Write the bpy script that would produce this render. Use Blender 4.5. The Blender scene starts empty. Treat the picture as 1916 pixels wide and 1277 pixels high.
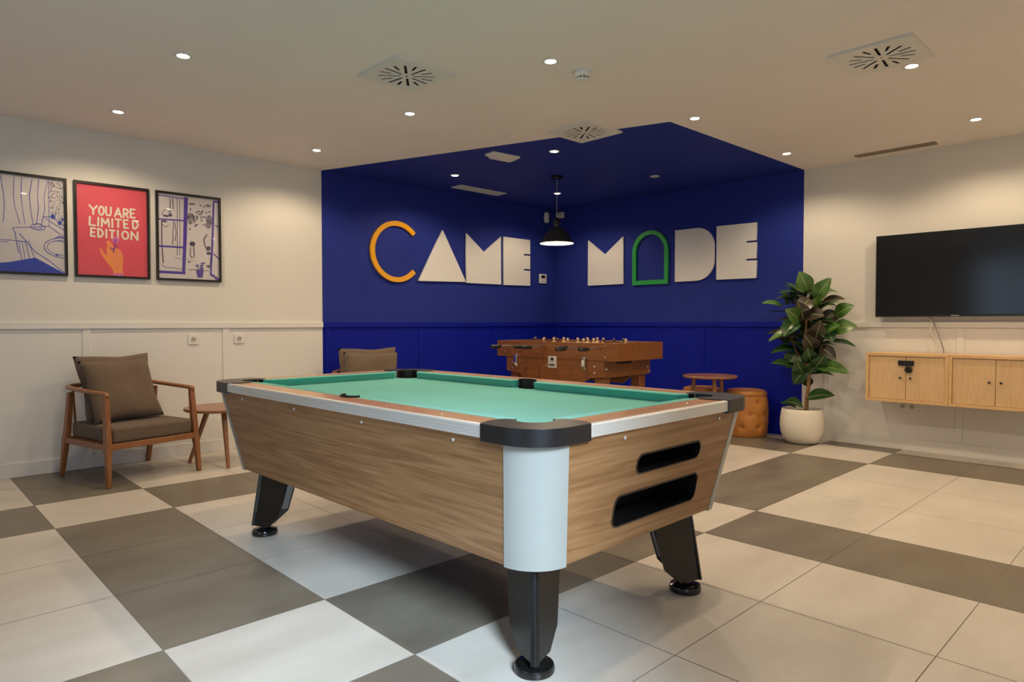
import bpy, bmesh, math, random
from mathutils import Vector, Matrix
random.seed(7)
PI = math.pi
C = bpy.context.scene.collection
S = bpy.context.scene

# ------------------------------------------------------------------ camera
CAM = Vector((-6.3083, -5.7594, 1.08))
F, YAW, PIT, ROL = 1244.9, 0.8053, -0.0270, -0.0008
dv = Vector((math.cos(YAW)*math.cos(PIT), math.sin(YAW)*math.cos(PIT), math.sin(PIT)))
rv = Vector((math.sin(YAW), -math.cos(YAW), 0))
uv = rv.cross(dv)
r2 = rv*math.cos(ROL)+uv*math.sin(ROL)
u2 = -rv*math.sin(ROL)+uv*math.cos(ROL)
cd = bpy.data.cameras.new('camera'); cam = bpy.data.objects.new('camera', cd); C.objects.link(cam)
m3 = Matrix((r2, u2, -dv)).transposed()
cam.matrix_world = Matrix.Translation(CAM) @ m3.to_4x4()
cd.sensor_width = 36; cd.lens = F*36/1916; cd.clip_start = 0.05
S.camera = cam

# ------------------------------------------------------------------ world / exposure
S.view_settings.view_transform = 'Standard'
S.view_settings.look = 'None'
S.view_settings.gamma = 1
S.view_settings.use_curve_mapping = False
S.view_settings.exposure = 0.0
w = bpy.data.worlds.new('world'); S.world = w; w.use_nodes = True
bg = w.node_tree.nodes['Background']
bg.inputs[0].default_value = (0.60, 0.76, 1.0, 1)
bg.inputs[1].default_value = 1.6
# soft cool daylight entering through the glazed door behind the viewer
sl = bpy.data.lights.new('daylight', 'SUN'); sl.energy = 8.5; sl.color = (.74, .87, 1.0); sl.angle = math.radians(18)
so_ = bpy.data.objects.new('daylight', sl); C.objects.link(so_)
so_.rotation_euler = Vector((.41, .91, -math.tan(math.radians(32)))).to_track_quat('-Z', 'Y').to_euler(); so_.location = (-9, -12, 7)
LAMP = 18.5           # watts of each ceiling downlight
WARM = (1.0, 0.77, 0.50)
H = 2.51
XB, YB = -8.6, -6.1    # far sides of the room, behind the camera
def portal(loc, rot, sx, sy):
    l = bpy.data.lights.new('window_portal', 'AREA'); l.shape = 'RECTANGLE'; l.size = sx; l.size_y = sy
    l.cycles.is_portal = True
    o = bpy.data.objects.new('window_portal', l); o.location = loc; o.rotation_euler = rot; C.objects.link(o)
    return o
portal((XB-0.02, -3.75, 1.25), (0, -PI/2, 0), 2.1, 1.9)
portal((-6.295, YB-0.02, 1.175), (PI/2, 0, 0), 1.89, 2.35)

# ------------------------------------------------------------------ helpers
def tag(o, label=None, cat=None, group=None, kind=None):
    if label: o['label'] = label
    if cat: o['category'] = cat
    if group: o['group'] = group
    if kind: o['kind'] = kind
    return o
def thing(name, label, cat, loc=(0, 0, 0), rz=0, group=None):
    o = bpy.data.objects.new(name, None); C.objects.link(o)
    o.location = loc; o.rotation_euler = (0, 0, rz); o.empty_display_size = .05
    return tag(o, label, cat, group)
def finish(name, me, mats, parent=None, bevel=0, seg=2, smooth=False, sub=0):
    o = bpy.data.objects.new(name, me); C.objects.link(o)
    for m in (mats if isinstance(mats, (list, tuple)) else [mats]):
        me.materials.append(m)
    if parent: o.parent = parent
    if bevel:
        b = o.modifiers.new('bevel', 'BEVEL'); b.width = bevel; b.segments = seg; b.limit_method = 'ANGLE'; b.angle_limit = .6
    if sub:
        s = o.modifiers.new('sub', 'SUBSURF'); s.levels = sub; s.render_levels = sub
    if smooth or bevel:
        for p in me.polygons: p.use_smooth = True
        if not smooth == 'all':
            try: me.set_sharp_from_angle(angle=math.radians(40))
            except Exception: pass
    return o
class MB:
    def __init__(s): s.b = bmesh.new(); s.mi = 0
    def face(s, vs):
        try:
            f = s.b.faces.new(vs); f.material_index = s.mi; return f
        except ValueError: return None
    def box(s, x0, x1, y0, y1, z0, z1):
        v = [s.b.verts.new((x, y, z)) for z in (z0, z1) for y in (y0, y1) for x in (x0, x1)]
        for q in ((0, 2, 3, 1), (4, 5, 7, 6), (0, 1, 5, 4), (2, 6, 7, 3), (0, 4, 6, 2), (1, 3, 7, 5)):
            s.face([v[i] for i in q])
        return s
    def hexa(s, P):       # 4 bottom + 4 top
        v = [s.b.verts.new(p) for p in P]
        for q in ((3, 2, 1, 0), (4, 5, 6, 7), (0, 1, 5, 4), (1, 2, 6, 5), (2, 3, 7, 6), (3, 0, 4, 7)):
            s.face([v[i] for i in q])
        return s
    def loft(s, A, B):   # two equal rings, capped
        a = [s.b.verts.new(p) for p in A]; b = [s.b.verts.new(p) for p in B]; n = len(a)
        for i in range(n): s.face([a[i], a[(i+1) % n], b[(i+1) % n], b[i]])
        s.face(a[::-1]); s.face(b); return s
    def rings(s, R, cap=True, closed=True):
        V = [[s.b.verts.new(p) for p in r] for r in R]
        for A, B in zip(V, V[1:]):
            n = len(A)
            for i in range(n if closed else n-1): s.face([A[i], A[(i+1) % n], B[(i+1) % n], B[i]])
        if cap: s.face(V[0][::-1]); s.face(V[-1])
        return s
    def lathe(s, prof, c=(0, 0, 0), n=32, cap=True):
        return s.rings([[(c[0]+r*math.cos(2*PI*i/n), c[1]+r*math.sin(2*PI*i/n), c[2]+z) for i in range(n)] for r, z in prof], cap)
    def tube(s, pts, rad, n=10):
        pts = [Vector(p) for p in pts]
        rs = rad if isinstance(rad, (list, tuple)) else [rad]*len(pts)
        R = []; up = None
        for i, p in enumerate(pts):
            t = (pts[min(i+1, len(pts)-1)]-pts[max(i-1, 0)]).normalized()
            if up is None:
                up = Vector((0, 0, 1)) if abs(t.z) < .9 else Vector((1, 0, 0))
            a = t.cross(up).normalized(); b2 = a.cross(t).normalized(); up = b2
            R.append([p+(a*math.cos(2*PI*k/n)+b2*math.sin(2*PI*k/n))*rs[i] for k in range(n)])
        return s.rings(R)
    def bar(s, p, q, w0, d0, w1=None, d1=None, xa=(1, 0, 0)):   # rectangular bar between points, section axis xa
        p, q = Vector(p), Vector(q); w1 = w1 or w0; d1 = d1 or d0
        t = (q-p).normalized(); a = Vector(xa); a = (a-t*a.dot(t)).normalized(); b = t.cross(a)
        A = [p+a*w0/2*i+b*d0/2*j for i, j in ((-1, -1), (1, -1), (1, 1), (-1, 1))]
        B = [q+a*w1/2*i+b*d1/2*j for i, j in ((-1, -1), (1, -1), (1, 1), (-1, 1))]
        return s.hexa(A+B)
    def build(s, name, mats, parent=None, **k):
        bmesh.ops.recalc_face_normals(s.b, faces=s.b.faces)
        me = bpy.data.meshes.new(name); s.b.to_mesh(me); s.b.free()
        return finish(name, me, mats, parent, **k)
DG = None
def shape_mesh(loops, depth, M=None, bevel=0):
    """filled 2-D outline with holes, extruded along its own z by depth; M places it"""
    cu = bpy.data.curves.new('s', 'CURVE'); cu.dimensions = '2D'; cu.fill_mode = 'BOTH'
    cu.extrude = depth/2; cu.bevel_depth = bevel; cu.bevel_resolution = 1; cu.offset = -bevel
    for L in loops:
        sp = cu.splines.new('POLY'); sp.points.add(len(L)-1); sp.use_cyclic_u = True
        for i, p in enumerate(L): sp.points[i].co = (p[0], p[1], 0, 1)
    o = bpy.data.objects.new('s', cu); C.objects.link(o)
    bpy.context.view_layer.update()
    me = bpy.data.meshes.new_from_object(o.evaluated_get(bpy.context.evaluated_depsgraph_get()))
    bpy.data.objects.remove(o); bpy.data.curves.remove(cu)
    if M is not None: me.transform(M)
    return me
def shape(name, loops, depth, M, mat, parent=None, bevel=0):
    me = shape_mesh(loops, depth, M, bevel); me.materials.clear()
    return finish(name, me, mat, parent)
def rrect(x0, x1, y0, y1, r, n=6):
    P = []
    for cx, cy, a in ((x1-r, y1-r, 0), (x0+r, y1-r, 90), (x0+r, y0+r, 180), (x1-r, y0+r, 270)):
        for i in range(n+1):
            t = math.radians(a+90*i/n); P.append((cx+r*math.cos(t), cy+r*math.sin(t)))
    return P
def merge(meshes, name):
    b = bmesh.new()
    for i, m in enumerate(meshes):      # a hair apart so overlapping prints never share one plane
        m.transform(Matrix.Translation((0, 0, i*2e-6))); b.from_mesh(m)
    me = bpy.data.meshes.new(name); b.to_mesh(me); b.free()
    return me
def copy_tree(o, parent=None):
    c = o.copy(); C.objects.link(c); c.parent = parent
    for ch in [x for x in bpy.data.objects if x.parent == o and x is not c]:
        copy_tree(ch, c)
    return c
# wall frames: local (x right, y up, z out of wall) -> world
def on_left(x, z, out=0):   # viewer looks +Y
    return Matrix(((1, 0, 0, x), (0, 0, -1, -out), (0, 1, 0, z), (0, 0, 0, 1)))
def on_right(y, z, out=0):  # viewer looks +X ; local x = -Y
    return Matrix(((0, 0, -1, -out), (-1, 0, 0, y), (0, 1, 0, z), (0, 0, 0, 1)))

# ------------------------------------------------------------------ materials
def mat(name, col, rough=.5, metal=0, coat=0, spec=.5, sheen=0, emis=None, es=0, noise=0, nscale=20, bump=0, bscale=60, stretch=None, col2=None):
    m = bpy.data.materials.new(name); m.use_nodes = True; t = m.node_tree; N = t.nodes; L = t.links
    p = N['Principled BSDF']
    p.inputs['Base Color'].default_value = (*col, 1); p.inputs['Roughness'].default_value = rough
    p.inputs['Metallic'].default_value = metal; p.inputs['Coat Weight'].default_value = coat
    p.inputs['Coat Roughness'].default_value = .08
    p.inputs['Specular IOR Level'].default_value = spec; p.inputs['Sheen Weight'].default_value = sheen
    if emis: p.inputs['Emission Color'].default_value = (*emis, 1); p.inputs['Emission Strength'].default_value = es
    tc = N.new('ShaderNodeTexCoord'); mp = N.new('ShaderNodeMapping'); L.new(tc.outputs['Object'], mp.inputs[0])
    if stretch: mp.inputs['Scale'].default_value = stretch
    n = N.new('ShaderNodeTexNoise'); n.inputs['Scale'].default_value = nscale; n.inputs['Detail'].default_value = 5
    L.new(mp.outputs[0], n.inputs['Vector'])
    c2 = col2 or tuple(min(1, c*(1+noise)) for c in col); c1 = col if col2 else tuple(c*(1-noise) for c in col)
    r = N.new('ShaderNodeValToRGB'); r.color_ramp.elements[0].position = .35; r.color_ramp.elements[1].position = .65
    r.color_ramp.elements[0].color = (*c1, 1); r.color_ramp.elements[1].color = (*c2, 1)
    L.new(n.outputs['Fac'], r.inputs[0]); L.new(r.outputs[0], p.inputs['Base Color'])
    if bump:
        n2 = N.new('ShaderNodeTexNoise'); n2.inputs['Scale'].default_value = bscale; n2.inputs['Detail'].default_value = 4
        L.new(mp.outputs[0], n2.inputs['Vector'])
        b = N.new('ShaderNodeBump'); b.inputs['Strength'].default_value = bump; b.inputs['Distance'].default_value = .004
        L.new(n2.outputs['Fac'], b.inputs['Height']); L.new(b.outputs[0], p.inputs['Normal'])
    return m
def wood(name, c1, c2, c3, axis=0, scale=1.0, rough=.4, coat=0, dist=2.0, amp=.45, across=9, along=1.1, disto=.8):
    """grain running along object axis"""
    m = bpy.data.materials.new(name); m.use_nodes = True; t = m.node_tree; N = t.nodes; L = t.links
    p = N['Principled BSDF']; p.inputs['Roughness'].default_value = rough; p.inputs['Coat Weight'].default_value = coat
    p.inputs['Coat Roughness'].default_value = .15
    tc = N.new('ShaderNodeTexCoord'); mp = N.new('ShaderNodeMapping'); L.new(tc.outputs['Object'], mp.inputs[0])
    sc = [across*scale]*3; sc[axis] = along*scale; mp.inputs['Scale'].default_value = sc
    n = N.new('ShaderNodeTexNoise'); n.inputs['Scale'].default_value = 1.0; n.inputs['Detail'].default_value = 3
    n.inputs['Distortion'].default_value = disto
    L.new(mp.outputs[0], n.inputs['Vector'])
    mu = N.new('ShaderNodeMath'); mu.operation = 'MULTIPLY'; mu.inputs[1].default_value = 7*dist
    L.new(n.outputs['Fac'], mu.inputs[0])
    fr = N.new('ShaderNodeMath'); fr.operation = 'PINGPONG'; fr.inputs[1].default_value = 1.0; L.new(mu.outputs[0], fr.inputs[0])
    n2 = N.new('ShaderNodeTexNoise'); n2.inputs['Scale'].default_value = 6.0; n2.inputs['Detail'].default_value = 6
    L.new(mp.outputs[0], n2.inputs['Vector'])
    mx = N.new('ShaderNodeMath'); mx.operation = 'MULTIPLY_ADD'; mx.inputs[1].default_value = amp; L.new(fr.outputs[0], mx.inputs[0])
    m2 = N.new('ShaderNodeMath'); m2.operation = 'MULTIPLY'; m2.inputs[1].default_value = 1.0-amp; L.new(n2.outputs['Fac'], m2.inputs[0])
    L.new(m2.outputs[0], mx.inputs[2])
    r = N.new('ShaderNodeValToRGB'); e = r.color_ramp.elements
    e[0].position = .12; e[0].color = (*c1, 1); e[1].position = .9; e[1].color = (*c3, 1)
    k = e.new(.5); k.color = (*c2, 1)
    L.new(mx.outputs[0], r.inputs[0]); L.new(r.outputs[0], p.inputs['Base Color'])
    return m
def glassy(name, tint=(1, 1, 1), f=.04):
    m = bpy.data.materials.new(name); m.use_nodes = True; t = m.node_tree; N = t.nodes; L = t.links; N.clear()
    o = N.new('ShaderNodeOutputMaterial'); mx = N.new('ShaderNodeMixShader'); tr = N.new('ShaderNodeBsdfTransparent')
    g = N.new('ShaderNodeBsdfGlossy'); g.inputs['Roughness'].default_value = .02; tr.inputs[0].default_value = (*tint, 1)
    lw_ = N.new('ShaderNodeLayerWeight'); pw = N.new('ShaderNodeMath'); pw.operation = 'POWER'; pw.inputs[1].default_value = 5
    fr = N.new('ShaderNodeMath'); fr.operation = 'MULTIPLY_ADD'; fr.inputs[1].default_value = .92; fr.inputs[2].default_value = .05
    L.new(lw_.outputs['Facing'], pw.inputs[0]); L.new(pw.outputs[0], fr.inputs[0]); L.new(fr.outputs[0], mx.inputs[0]); L.new(tr.outputs[0], mx.inputs[1]); L.new(g.outputs[0], mx.inputs[2]); L.new(mx.outputs[0], o.inputs[0])
    return m
M = {}
M['white'] = mat('wall_paint_white', (.72, .70, .66), .75, noise=.015, nscale=1.5, bump=.05, bscale=180)
M['wains'] = mat('wainscot_paint_white', (.74, .73, .71), .55, noise=.01, nscale=2)
M['ceil'] = mat('ceiling_paint', (.82, .77, .73), .9, noise=.015, nscale=1.5)
M['blue'] = mat('wall_paint_blue', (.014, .030, .26), .7, spec=.25, noise=.05, nscale=3, bump=.05, bscale=180)
M['blue2'] = mat('wainscot_paint_blue', (.001, .009, .30), .6, spec=.2, noise=.05, nscale=3)
M['lam'] = mat('corner_laminate', (.36, .375, .36), .38, noise=.01)
M['band'] = mat('aluminium_band', (.74, .74, .72), .3, metal=.45)
M['blk'] = mat('black_plastic', (.010, .009, .010), .30, noise=.1, nscale=30, bump=.15, bscale=400)
M['blkgloss'] = mat('black_gloss', (.008, .008, .008), .1)
M['legblk'] = mat('black_leg_laminate', (.006, .006, .006), .30, bump=.05, bscale=300)
M['leglit'] = mat('leg_inner_floor_light', (.22, .20, .19), .4, metal=.5)  # lighter grey paints light from the floor onto the legs' inner faces
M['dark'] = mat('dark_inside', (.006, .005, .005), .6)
M['felt'] = mat('green_cloth', (.06, .39, .335), .95, sheen=.25, noise=.06, nscale=3, bump=.2, bscale=900)
M['cab'] = wood('walnut_laminate', (.175, .078, .030), (.290, .148, .062), (.390, .228, .110), axis=1, scale=1.0, rough=.42, dist=1.5, amp=.33, across=17, along=.8, disto=.45)
M['cabx'] = wood('walnut_laminate_end', (.175, .078, .030), (.290, .148, .062), (.390, .228, .110), axis=0, scale=1.0, rough=.42, dist=1.5, amp=.33, across=17, along=.8, disto=.45)
M['rail'] = wood('rail_wood', (.36, .15, .055), (.46, .21, .085), (.54, .28, .12), axis=1, scale=1.3, rough=.3, coat=.3, dist=1.2, amp=.3)
M['railx'] = wood('rail_wood_end', (.36, .15, .055), (.46, .21, .085), (.54, .28, .12), axis=0, scale=1.3, rough=.3, coat=.3, dist=1.2, amp=.3)
M['chairw'] = wood('chair_wood', (.20, .068, .022), (.27, .10, .034), (.33, .135, .05), axis=2, scale=2.5, rough=.38, coat=.15)
M['tablew'] = wood('table_wood', (.20, .075, .03), (.27, .11, .045), (.35, .16, .07), axis=0, scale=2.0, rough=.35, coat=.2)
M['foos'] = wood('foosball_wood', (.15, .050, .012), (.20, .070, .018), (.25, .092, .026), axis=1, scale=1.4, rough=.3, coat=.35, dist=1.0, amp=.3)
M['oak'] = wood('light_oak', (.56, .355, .18), (.65, .44, .24), (.71, .51, .30), axis=2, scale=1.6, rough=.45, dist=1.0, amp=.18)
M['oaky'] = wood('light_oak_edge', (.58, .345, .155), (.66, .42, .20), (.72, .49, .26), axis=1, scale=1.6, rough=.4, dist=1.0, amp=.18)
M['fab'] = mat('taupe_fabric', (.135, .092, .062), .95, sheen=.1, noise=.25, nscale=160, bump=.7, bscale=420)
M['leather'] = mat('tan_leather', (.50, .20, .045), .38, noise=.18, nscale=6, bump=.15, bscale=120)
M['chrome'] = mat('chrome', (.8, .8, .8), .15, metal=1)
M['steel'] = mat('steel_rod', (.55, .5, .45), .25, metal=1)
M['pot'] = mat('pot_ceramic', (.74, .70, .62), .6, noise=.03, nscale=8, bump=.15, bscale=60)
M['soil'] = mat('soil', (.05, .035, .025), .95, noise=.4, nscale=60, bump=.6, bscale=90)
M['bark'] = mat('bark', (.24, .13, .06), .8, noise=.3, nscale=40, bump=.5, bscale=70)
M['leaf1'] = mat('leaf_dark_green', (.018, .060, .016), .3, noise=.3, nscale=14)
M['leaf2'] = mat('leaf_mid_green', (.055, .135, .022), .32, noise=.3, nscale=14)
M['leaf3'] = mat('leaf_burgundy_green', (.045, .032, .022), .35, noise=.3, nscale=14)
M['leafr'] = mat('leaf_rib', (.20, .26, .10), .4)
M['plast'] = mat('white_plastic', (.74, .73, .70), .4)
M['vent'] = mat('vent_white_metal', (.74, .73, .69), .45)
M['ventc'] = mat('grille_beige', (.30, .24, .17), .6)
M['sock'] = mat('socket_recess_shade', (.42, .41, .39), .5)  # white plastic darkened, painting the shade of the socket hollow
M['frame'] = mat('black_frame', (.012, .008, .007), .35)
M['paper'] = mat('poster_paper', (.60, .56, .58), .6)
M['pink'] = mat('poster_pink', (.68, .072, .115), .6, noise=.04, nscale=6)
M['ink'] = mat('ink_blue', (.02, .05, .42), .6)
M['inkd'] = mat('ink_dark', (.06, .045, .09), .6)
M['inkp'] = mat('ink_violet', (.065, .028, .33), .6)
M['inkl'] = mat('ink_grey', (.22, .20, .24), .7)
M['cream'] = mat('print_cream', (.76, .71, .58), .6)
M['orange'] = mat('print_orange', (.85, .30, .06), .6, col2=(.80, .24, .10), nscale=4)
M['lilac'] = mat('print_lilac', (.62, .14, .40), .6)
M['letw'] = mat('letter_white', (.80, .79, .78), .4)
M['lety'] = mat('letter_yellow', (.85, .40, .015), .35)
M['letg'] = mat('letter_green', (.02, .36, .07), .4)
M['tv'] = mat('tv_screen', (.006, .006, .007), .12, spec=.6)
M['tvb'] = mat('tv_bezel', (.008, .008, .009), .25)
M['grey'] = mat('grey_plastic', (.25, .25, .26), .5)
M['brass'] = mat('pale_player_paint', (.62, .42, .25), .4)
M['playerd'] = mat('dark_player_paint', (.10, .06, .05), .4)
M['lens'] = mat('lamp_lens', (1, 1, 1), .5, emis=(1, .86, .66), es=60)
M['lensoff'] = mat('lamp_lens_unlit', (.55, .52, .46), .3)
M['bulb'] = mat('bulb_glow', (1, 1, 1), .5, emis=(1, .84, .62), es=14)
M['shadein'] = mat('shade_inside_white', (.85, .84, .80), .5)
M['glass'] = glassy('picture_glass')
M['wglass'] = glassy('window_glass', (.9, .95, .95))
def tilemat(name, c1, c2, g):
    m = bpy.data.materials.new(name); m.use_nodes = True; t = m.node_tree; N = t.nodes; L = t.links
    p = N['Principled BSDF']; p.inputs['Roughness'].default_value = g
    tc = N.new('ShaderNodeTexCoord')
    n = N.new('ShaderNodeTexNoise'); n.inputs['Scale'].default_value = 2.2; n.inputs['Detail'].default_value = 7; n.inputs['Roughness'].default_value = .62
    mp = N.new('ShaderNodeMapping'); mp.inputs['Scale'].default_value = (.7, 1.6, 1); L.new(tc.outputs['Object'], mp.inputs[0]); L.new(mp.outputs[0], n.inputs['Vector'])
    r = N.new('ShaderNodeValToRGB'); r.color_ramp.elements[0].position = .3; r.color_ramp.elements[1].position = .7
    r.color_ramp.elements[0].color = (*c1, 1); r.color_ramp.elements[1].color = (*c2, 1)
    L.new(n.outputs['Fac'], r.inputs[0]); L.new(r.outputs[0], p.inputs['Base Color'])
    r3 = N.new('ShaderNodeMapRange'); r3.inputs[3].default_value = g-.06; r3.inputs[4].default_value = g+.1
    L.new(n.outputs['Fac'], r3.inputs[0]); L.new(r3.outputs[0], p.inputs['Roughness'])
    return m
M['tileL'] = tilemat('tile_light_beige', (.50, .46, .41), (.62, .58, .53), .36)
M['tileD'] = tilemat('tile_dark_grey', (.135, .115, .090), (.20, .175, .140), .38)
M['grout'] = mat('grout', (.24, .21, .18), .85)

# ------------------------------------------------------------------ setting
def struct(o): o['kind'] = 'structure'; return o
xs = [0, -.227, -.827, -1.44, -2.055, -2.67, -3.2455, -3.85, -4.45, -5.055, -5.637]
while xs[-1] > XB: xs.append(xs[-1]-.6)
ys = [0, -.376, -.976, -1.592, -2.19, -2.79, -3.398, -3.997, -4.588, -5.178]
while ys[-1] > YB: ys.append(ys[-1]-.6)
xs[-1] = XB; ys[-1] = YB
mb = MB(); mb.mi = 2; mb.box(XB, 0, YB, 0, -.12, -.0015)
g = .0016
for c in range(len(xs)-1):
    for r in range(len(ys)-1):
        mb.mi = 1 if ((c % 4 == 1) != (r % 4 == 2)) else 0
        x0, x1, y0, y1 = xs[c+1]+g, xs[c]-g, ys[r+1]+g, ys[r]-g
        v = [mb.b.verts.new(p) for p in ((x0, y0, 0), (x1, y0, 0), (x1, y1, 0), (x0, y1, 0))]; mb.face(v)
struct(mb.build('floor', [M['tileL'], M['tileD'], M['grout']]))
# ceiling
mb = MB()
mb.mi = 0
BL = [(-3.25, 0), (-2.195, -3.10), (0, -3.14), (0, 0)]
for poly, mi in (([(XB, 0), (-3.25, 0), (-2.195, -3.10), (-2.195, YB), (XB, YB)], 0), ([(-2.195, -3.10), (0, -3.14), (0, YB), (-2.195, YB)], 0), (BL, 1)):
    mb.mi = mi
    mb.loft([(x, y, H) for x, y in poly], [(x, y, H+.12) for x, y in poly])
struct(mb.build('ceiling', [M['ceil'], M['blue']]))
XE, YE, ZR = -3.25, -3.14, 1.085
T = .15
mb = MB()
for x0, x1, a, b in ((XB-T, XE, 0, 1), (XE, T, 2, 3)):
    mb.mi = a; mb.box(x0, x1, 0, T, ZR, H+.1); mb.mi = b; mb.box(x0, x1, 0, T, -.1, ZR)
struct(mb.build('wall_left', [M['white'], M['wains'], M['blue'], M['blue2']]))
mb = MB()
for y0, y1, a, b in ((YB-T, YE, 0, 1), (YE, 0, 2, 3)):
    mb.mi = a; mb.box(0, T, y0, y1, ZR, H+.1); mb.mi = b; mb.box(0, T, y0, y1, -.1, ZR)
struct(mb.build('wall_right', [M['white'], M['wains'], M['blue'], M['blue2']]))
DX0, DX1, DZ = -7.24, -5.35, 2.35
mb = MB(); mb.box(XB-T, DX0, YB-T, YB, -.1, H+.1); mb.box(DX1, T, YB-T, YB, -.1, H+.1); mb.box(DX0, DX1, YB-T, YB, DZ, H+.1); mb.box(DX0, DX1, YB-T, YB, -.1, 0)
struct(mb.build('wall_back', M['white']))
mb = MB()
for x in (DX0+.03, (DX0+DX1)/2, DX1-.03): mb.box(x-.03, x+.03, YB-.1, YB-.04, 0, DZ)
mb.box(DX0, DX1, YB-.1, YB-.04, 0, .05); mb.box(DX0, DX1, YB-.1, YB-.04, DZ-.05, DZ)
wf = struct(mb.build('window_2', M['grey']))
pm = MB(); pm.face([pm.b.verts.new(p) for p in ((DX0, YB-.07, 0), (DX1, YB-.07, 0), (DX1, YB-.07, DZ), (DX0, YB-.07, DZ))]); pm.build('pane', M['wglass'], wf)
WY0, WY1, WZ0, WZ1 = -4.7, -2.8, .2, 2.3
mb = MB()
mb.box(XB-T, XB, YB, WY0, -.1, H+.1); mb.box(XB-T, XB, WY1, 0, -.1, H+.1)
mb.box(XB-T, XB, WY0, WY1, -.1, WZ0); mb.box(XB-T, XB, WY0, WY1, WZ1, H+.1)
struct(mb.build('wall_far_left', M['white']))
mb = MB()
for k in range(4):
    y = WY0+(WY1-WY0)*k/3; mb.box(XB-.1, XB-.04, y-.03, y+.03, WZ0, WZ1)
mb.box(XB-.1, XB-.04, WY0, WY1, WZ0, WZ0+.06); mb.box(XB-.1, XB-.04, WY0, WY1, WZ1-.06, WZ1)
wf = struct(mb.build('window_1', M['grey']))
pm = MB(); pm.face([pm.b.verts.new(p) for p in ((XB-.07, WY0, WZ0), (XB-.07, WY1, WZ0), (XB-.07, WY1, WZ1), (XB-.07, WY0, WZ1))]); pm.build('pane', M['wglass'], wf)
# mouldings, in the order rail, battens, skirting
def trim(name, b, m, bev=.002): return struct(MB().box(*b).build(name, m, bevel=bev))
rt, rb, rd = 1.088, 1.040, .016
trim('trim_1', (XB, XE, -rd, 0, rb, rt), M['wains']); trim('trim_2', (XE, 0, -rd, 0, rb, rt), M['blue2'])
trim('trim_3', (-rd, 0, YB, YE, rb, rt), M['wains']); trim('trim_4', (-rd, 0, YE, -rd, rb, rt), M['blue2'])
n = 5
for x in (-7.23, -6.2, -5.162, -4.148): trim('trim_%d' % n, (x-.026, x+.026, -.008, 0, .10, rb), M['wains']); n += 1
for x in (-3.2, -2.12, -1.06): trim('trim_%d' % n, (x-.026, x+.026, -.008, 0, .10, rb), M['blue2']); n += 1
for y in (-.05, -1.07, -2.09): trim('trim_%d' % n, (-.008, 0, y-.026, y+.026, .10, rb), M['blue2']); n += 1
for y in (-3.37, -4.40, -5.42): trim('trim_%d' % n, (-.008, 0, y-.026, y+.026, .10, rb), M['wains']); n += 1
trim('baseboard_left', (XB, XE, -.013, 0, 0, .10), M['wains']); trim('baseboard_left_blue', (XE, 0, -.013, 0, 0, .10), M['blue2'])
trim('baseboard_right', (-.013, 0, YB, YE, 0, .10), M['wains']); trim('baseboard_right_blue', (-.013, 0, YE, -.013, 0, .10), M['blue2'])

# ------------------------------------------------------------------ ceiling fittings
def make_downlight(lit=True, lamp=True):
    t = thing('downlight', 'x', 'light')
    mb = MB(); mb.rings([[(r*math.cos(2*PI*i/28), r*math.sin(2*PI*i/28), z) for i in range(28)] for r, z in ((.046, 0), (.046, -.004), (.041, -.006), (.031, -.005), (.029, .0), )], cap=False)
    mb.build('trim_ring', M['plast'], t, smooth=True)
    MB().lathe([(.0295, -.0015), (.0295, -.003), (.022, -.0045), (.008, -.005)], n=24).build('lens', M['lens'] if lit else M['lensoff'], t, smooth=True)
    return t
def lamp_light(t, e):
    l = bpy.data.lights.new('downlight_beam', 'SPOT'); l.energy = e; l.color = WARM; l.spot_size = math.radians(150); l.spot_blend = .5
    l.shadow_soft_size = .022
    o = bpy.data.objects.new('downlight_beam', l); C.objects.link(o); o.parent = t; o.location = (0, 0, -.012)
protoL = make_downlight()
DL = [(-5.085, -1.955, 'lit ceiling downlight nearest the upper left corner, above the armchair side of the room'),
      (-5.085, -.652, 'lit ceiling downlight above the three framed posters, nearest the left wall'),
      (-3.637, -.655, 'lit ceiling downlight just outside the left end of the blue ceiling'),
      (-3.64, -1.98, 'lit ceiling downlight below the round vent with radial slots over the billiard table'),
      (-3.614, -3.261, 'lit ceiling downlight beside the smoke detector'),
      (-2.143, -3.268, 'lit ceiling downlight just outside the blue ceiling tip'),
      (-2.113, -4.604, 'lit ceiling downlight touching the right hand square vent'),
      (-.694, -4.62, 'lit ceiling downlight furthest right, above the television'),
      (-.722, -3.291, 'lit ceiling downlight above the potted plant, near the blue corner'),
      (-2.192, -1.984, 'lit downlight in the blue ceiling under the square vent'),
      (-2.222, -.712, 'lit downlight in the blue ceiling beside the flat white grille'),
      (-.836, -.789, 'lit downlight in the blue ceiling just behind the pendant cord'),
      (-5.085, -3.27, 'lit ceiling downlight above the near end of the billiard table'),
      (-3.62, -4.6, 'lit ceiling downlight to the right of the billiard table, closest to the viewer'),
      (-.70, -5.90, 'lit ceiling downlight beyond the television'),
      (-2.12, -5.90, 'lit ceiling downlight at the right, beyond the square vent')]
for i, (x, y, lab) in enumerate(DL):
    o = protoL if i == 0 else copy_tree(protoL)
    o.location = (x, y, H); tag(o, lab, 'light', 'ceiling downlights'); lamp_light(o, LAMP)
o = make_downlight(False); o.location = (-.785, -2.02, H); o.name = 'downlight_unlit'
o.name = 'downlight'; tag(o, 'unlit downlight in the blue ceiling on the right side', 'light', 'ceiling downlights')

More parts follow.
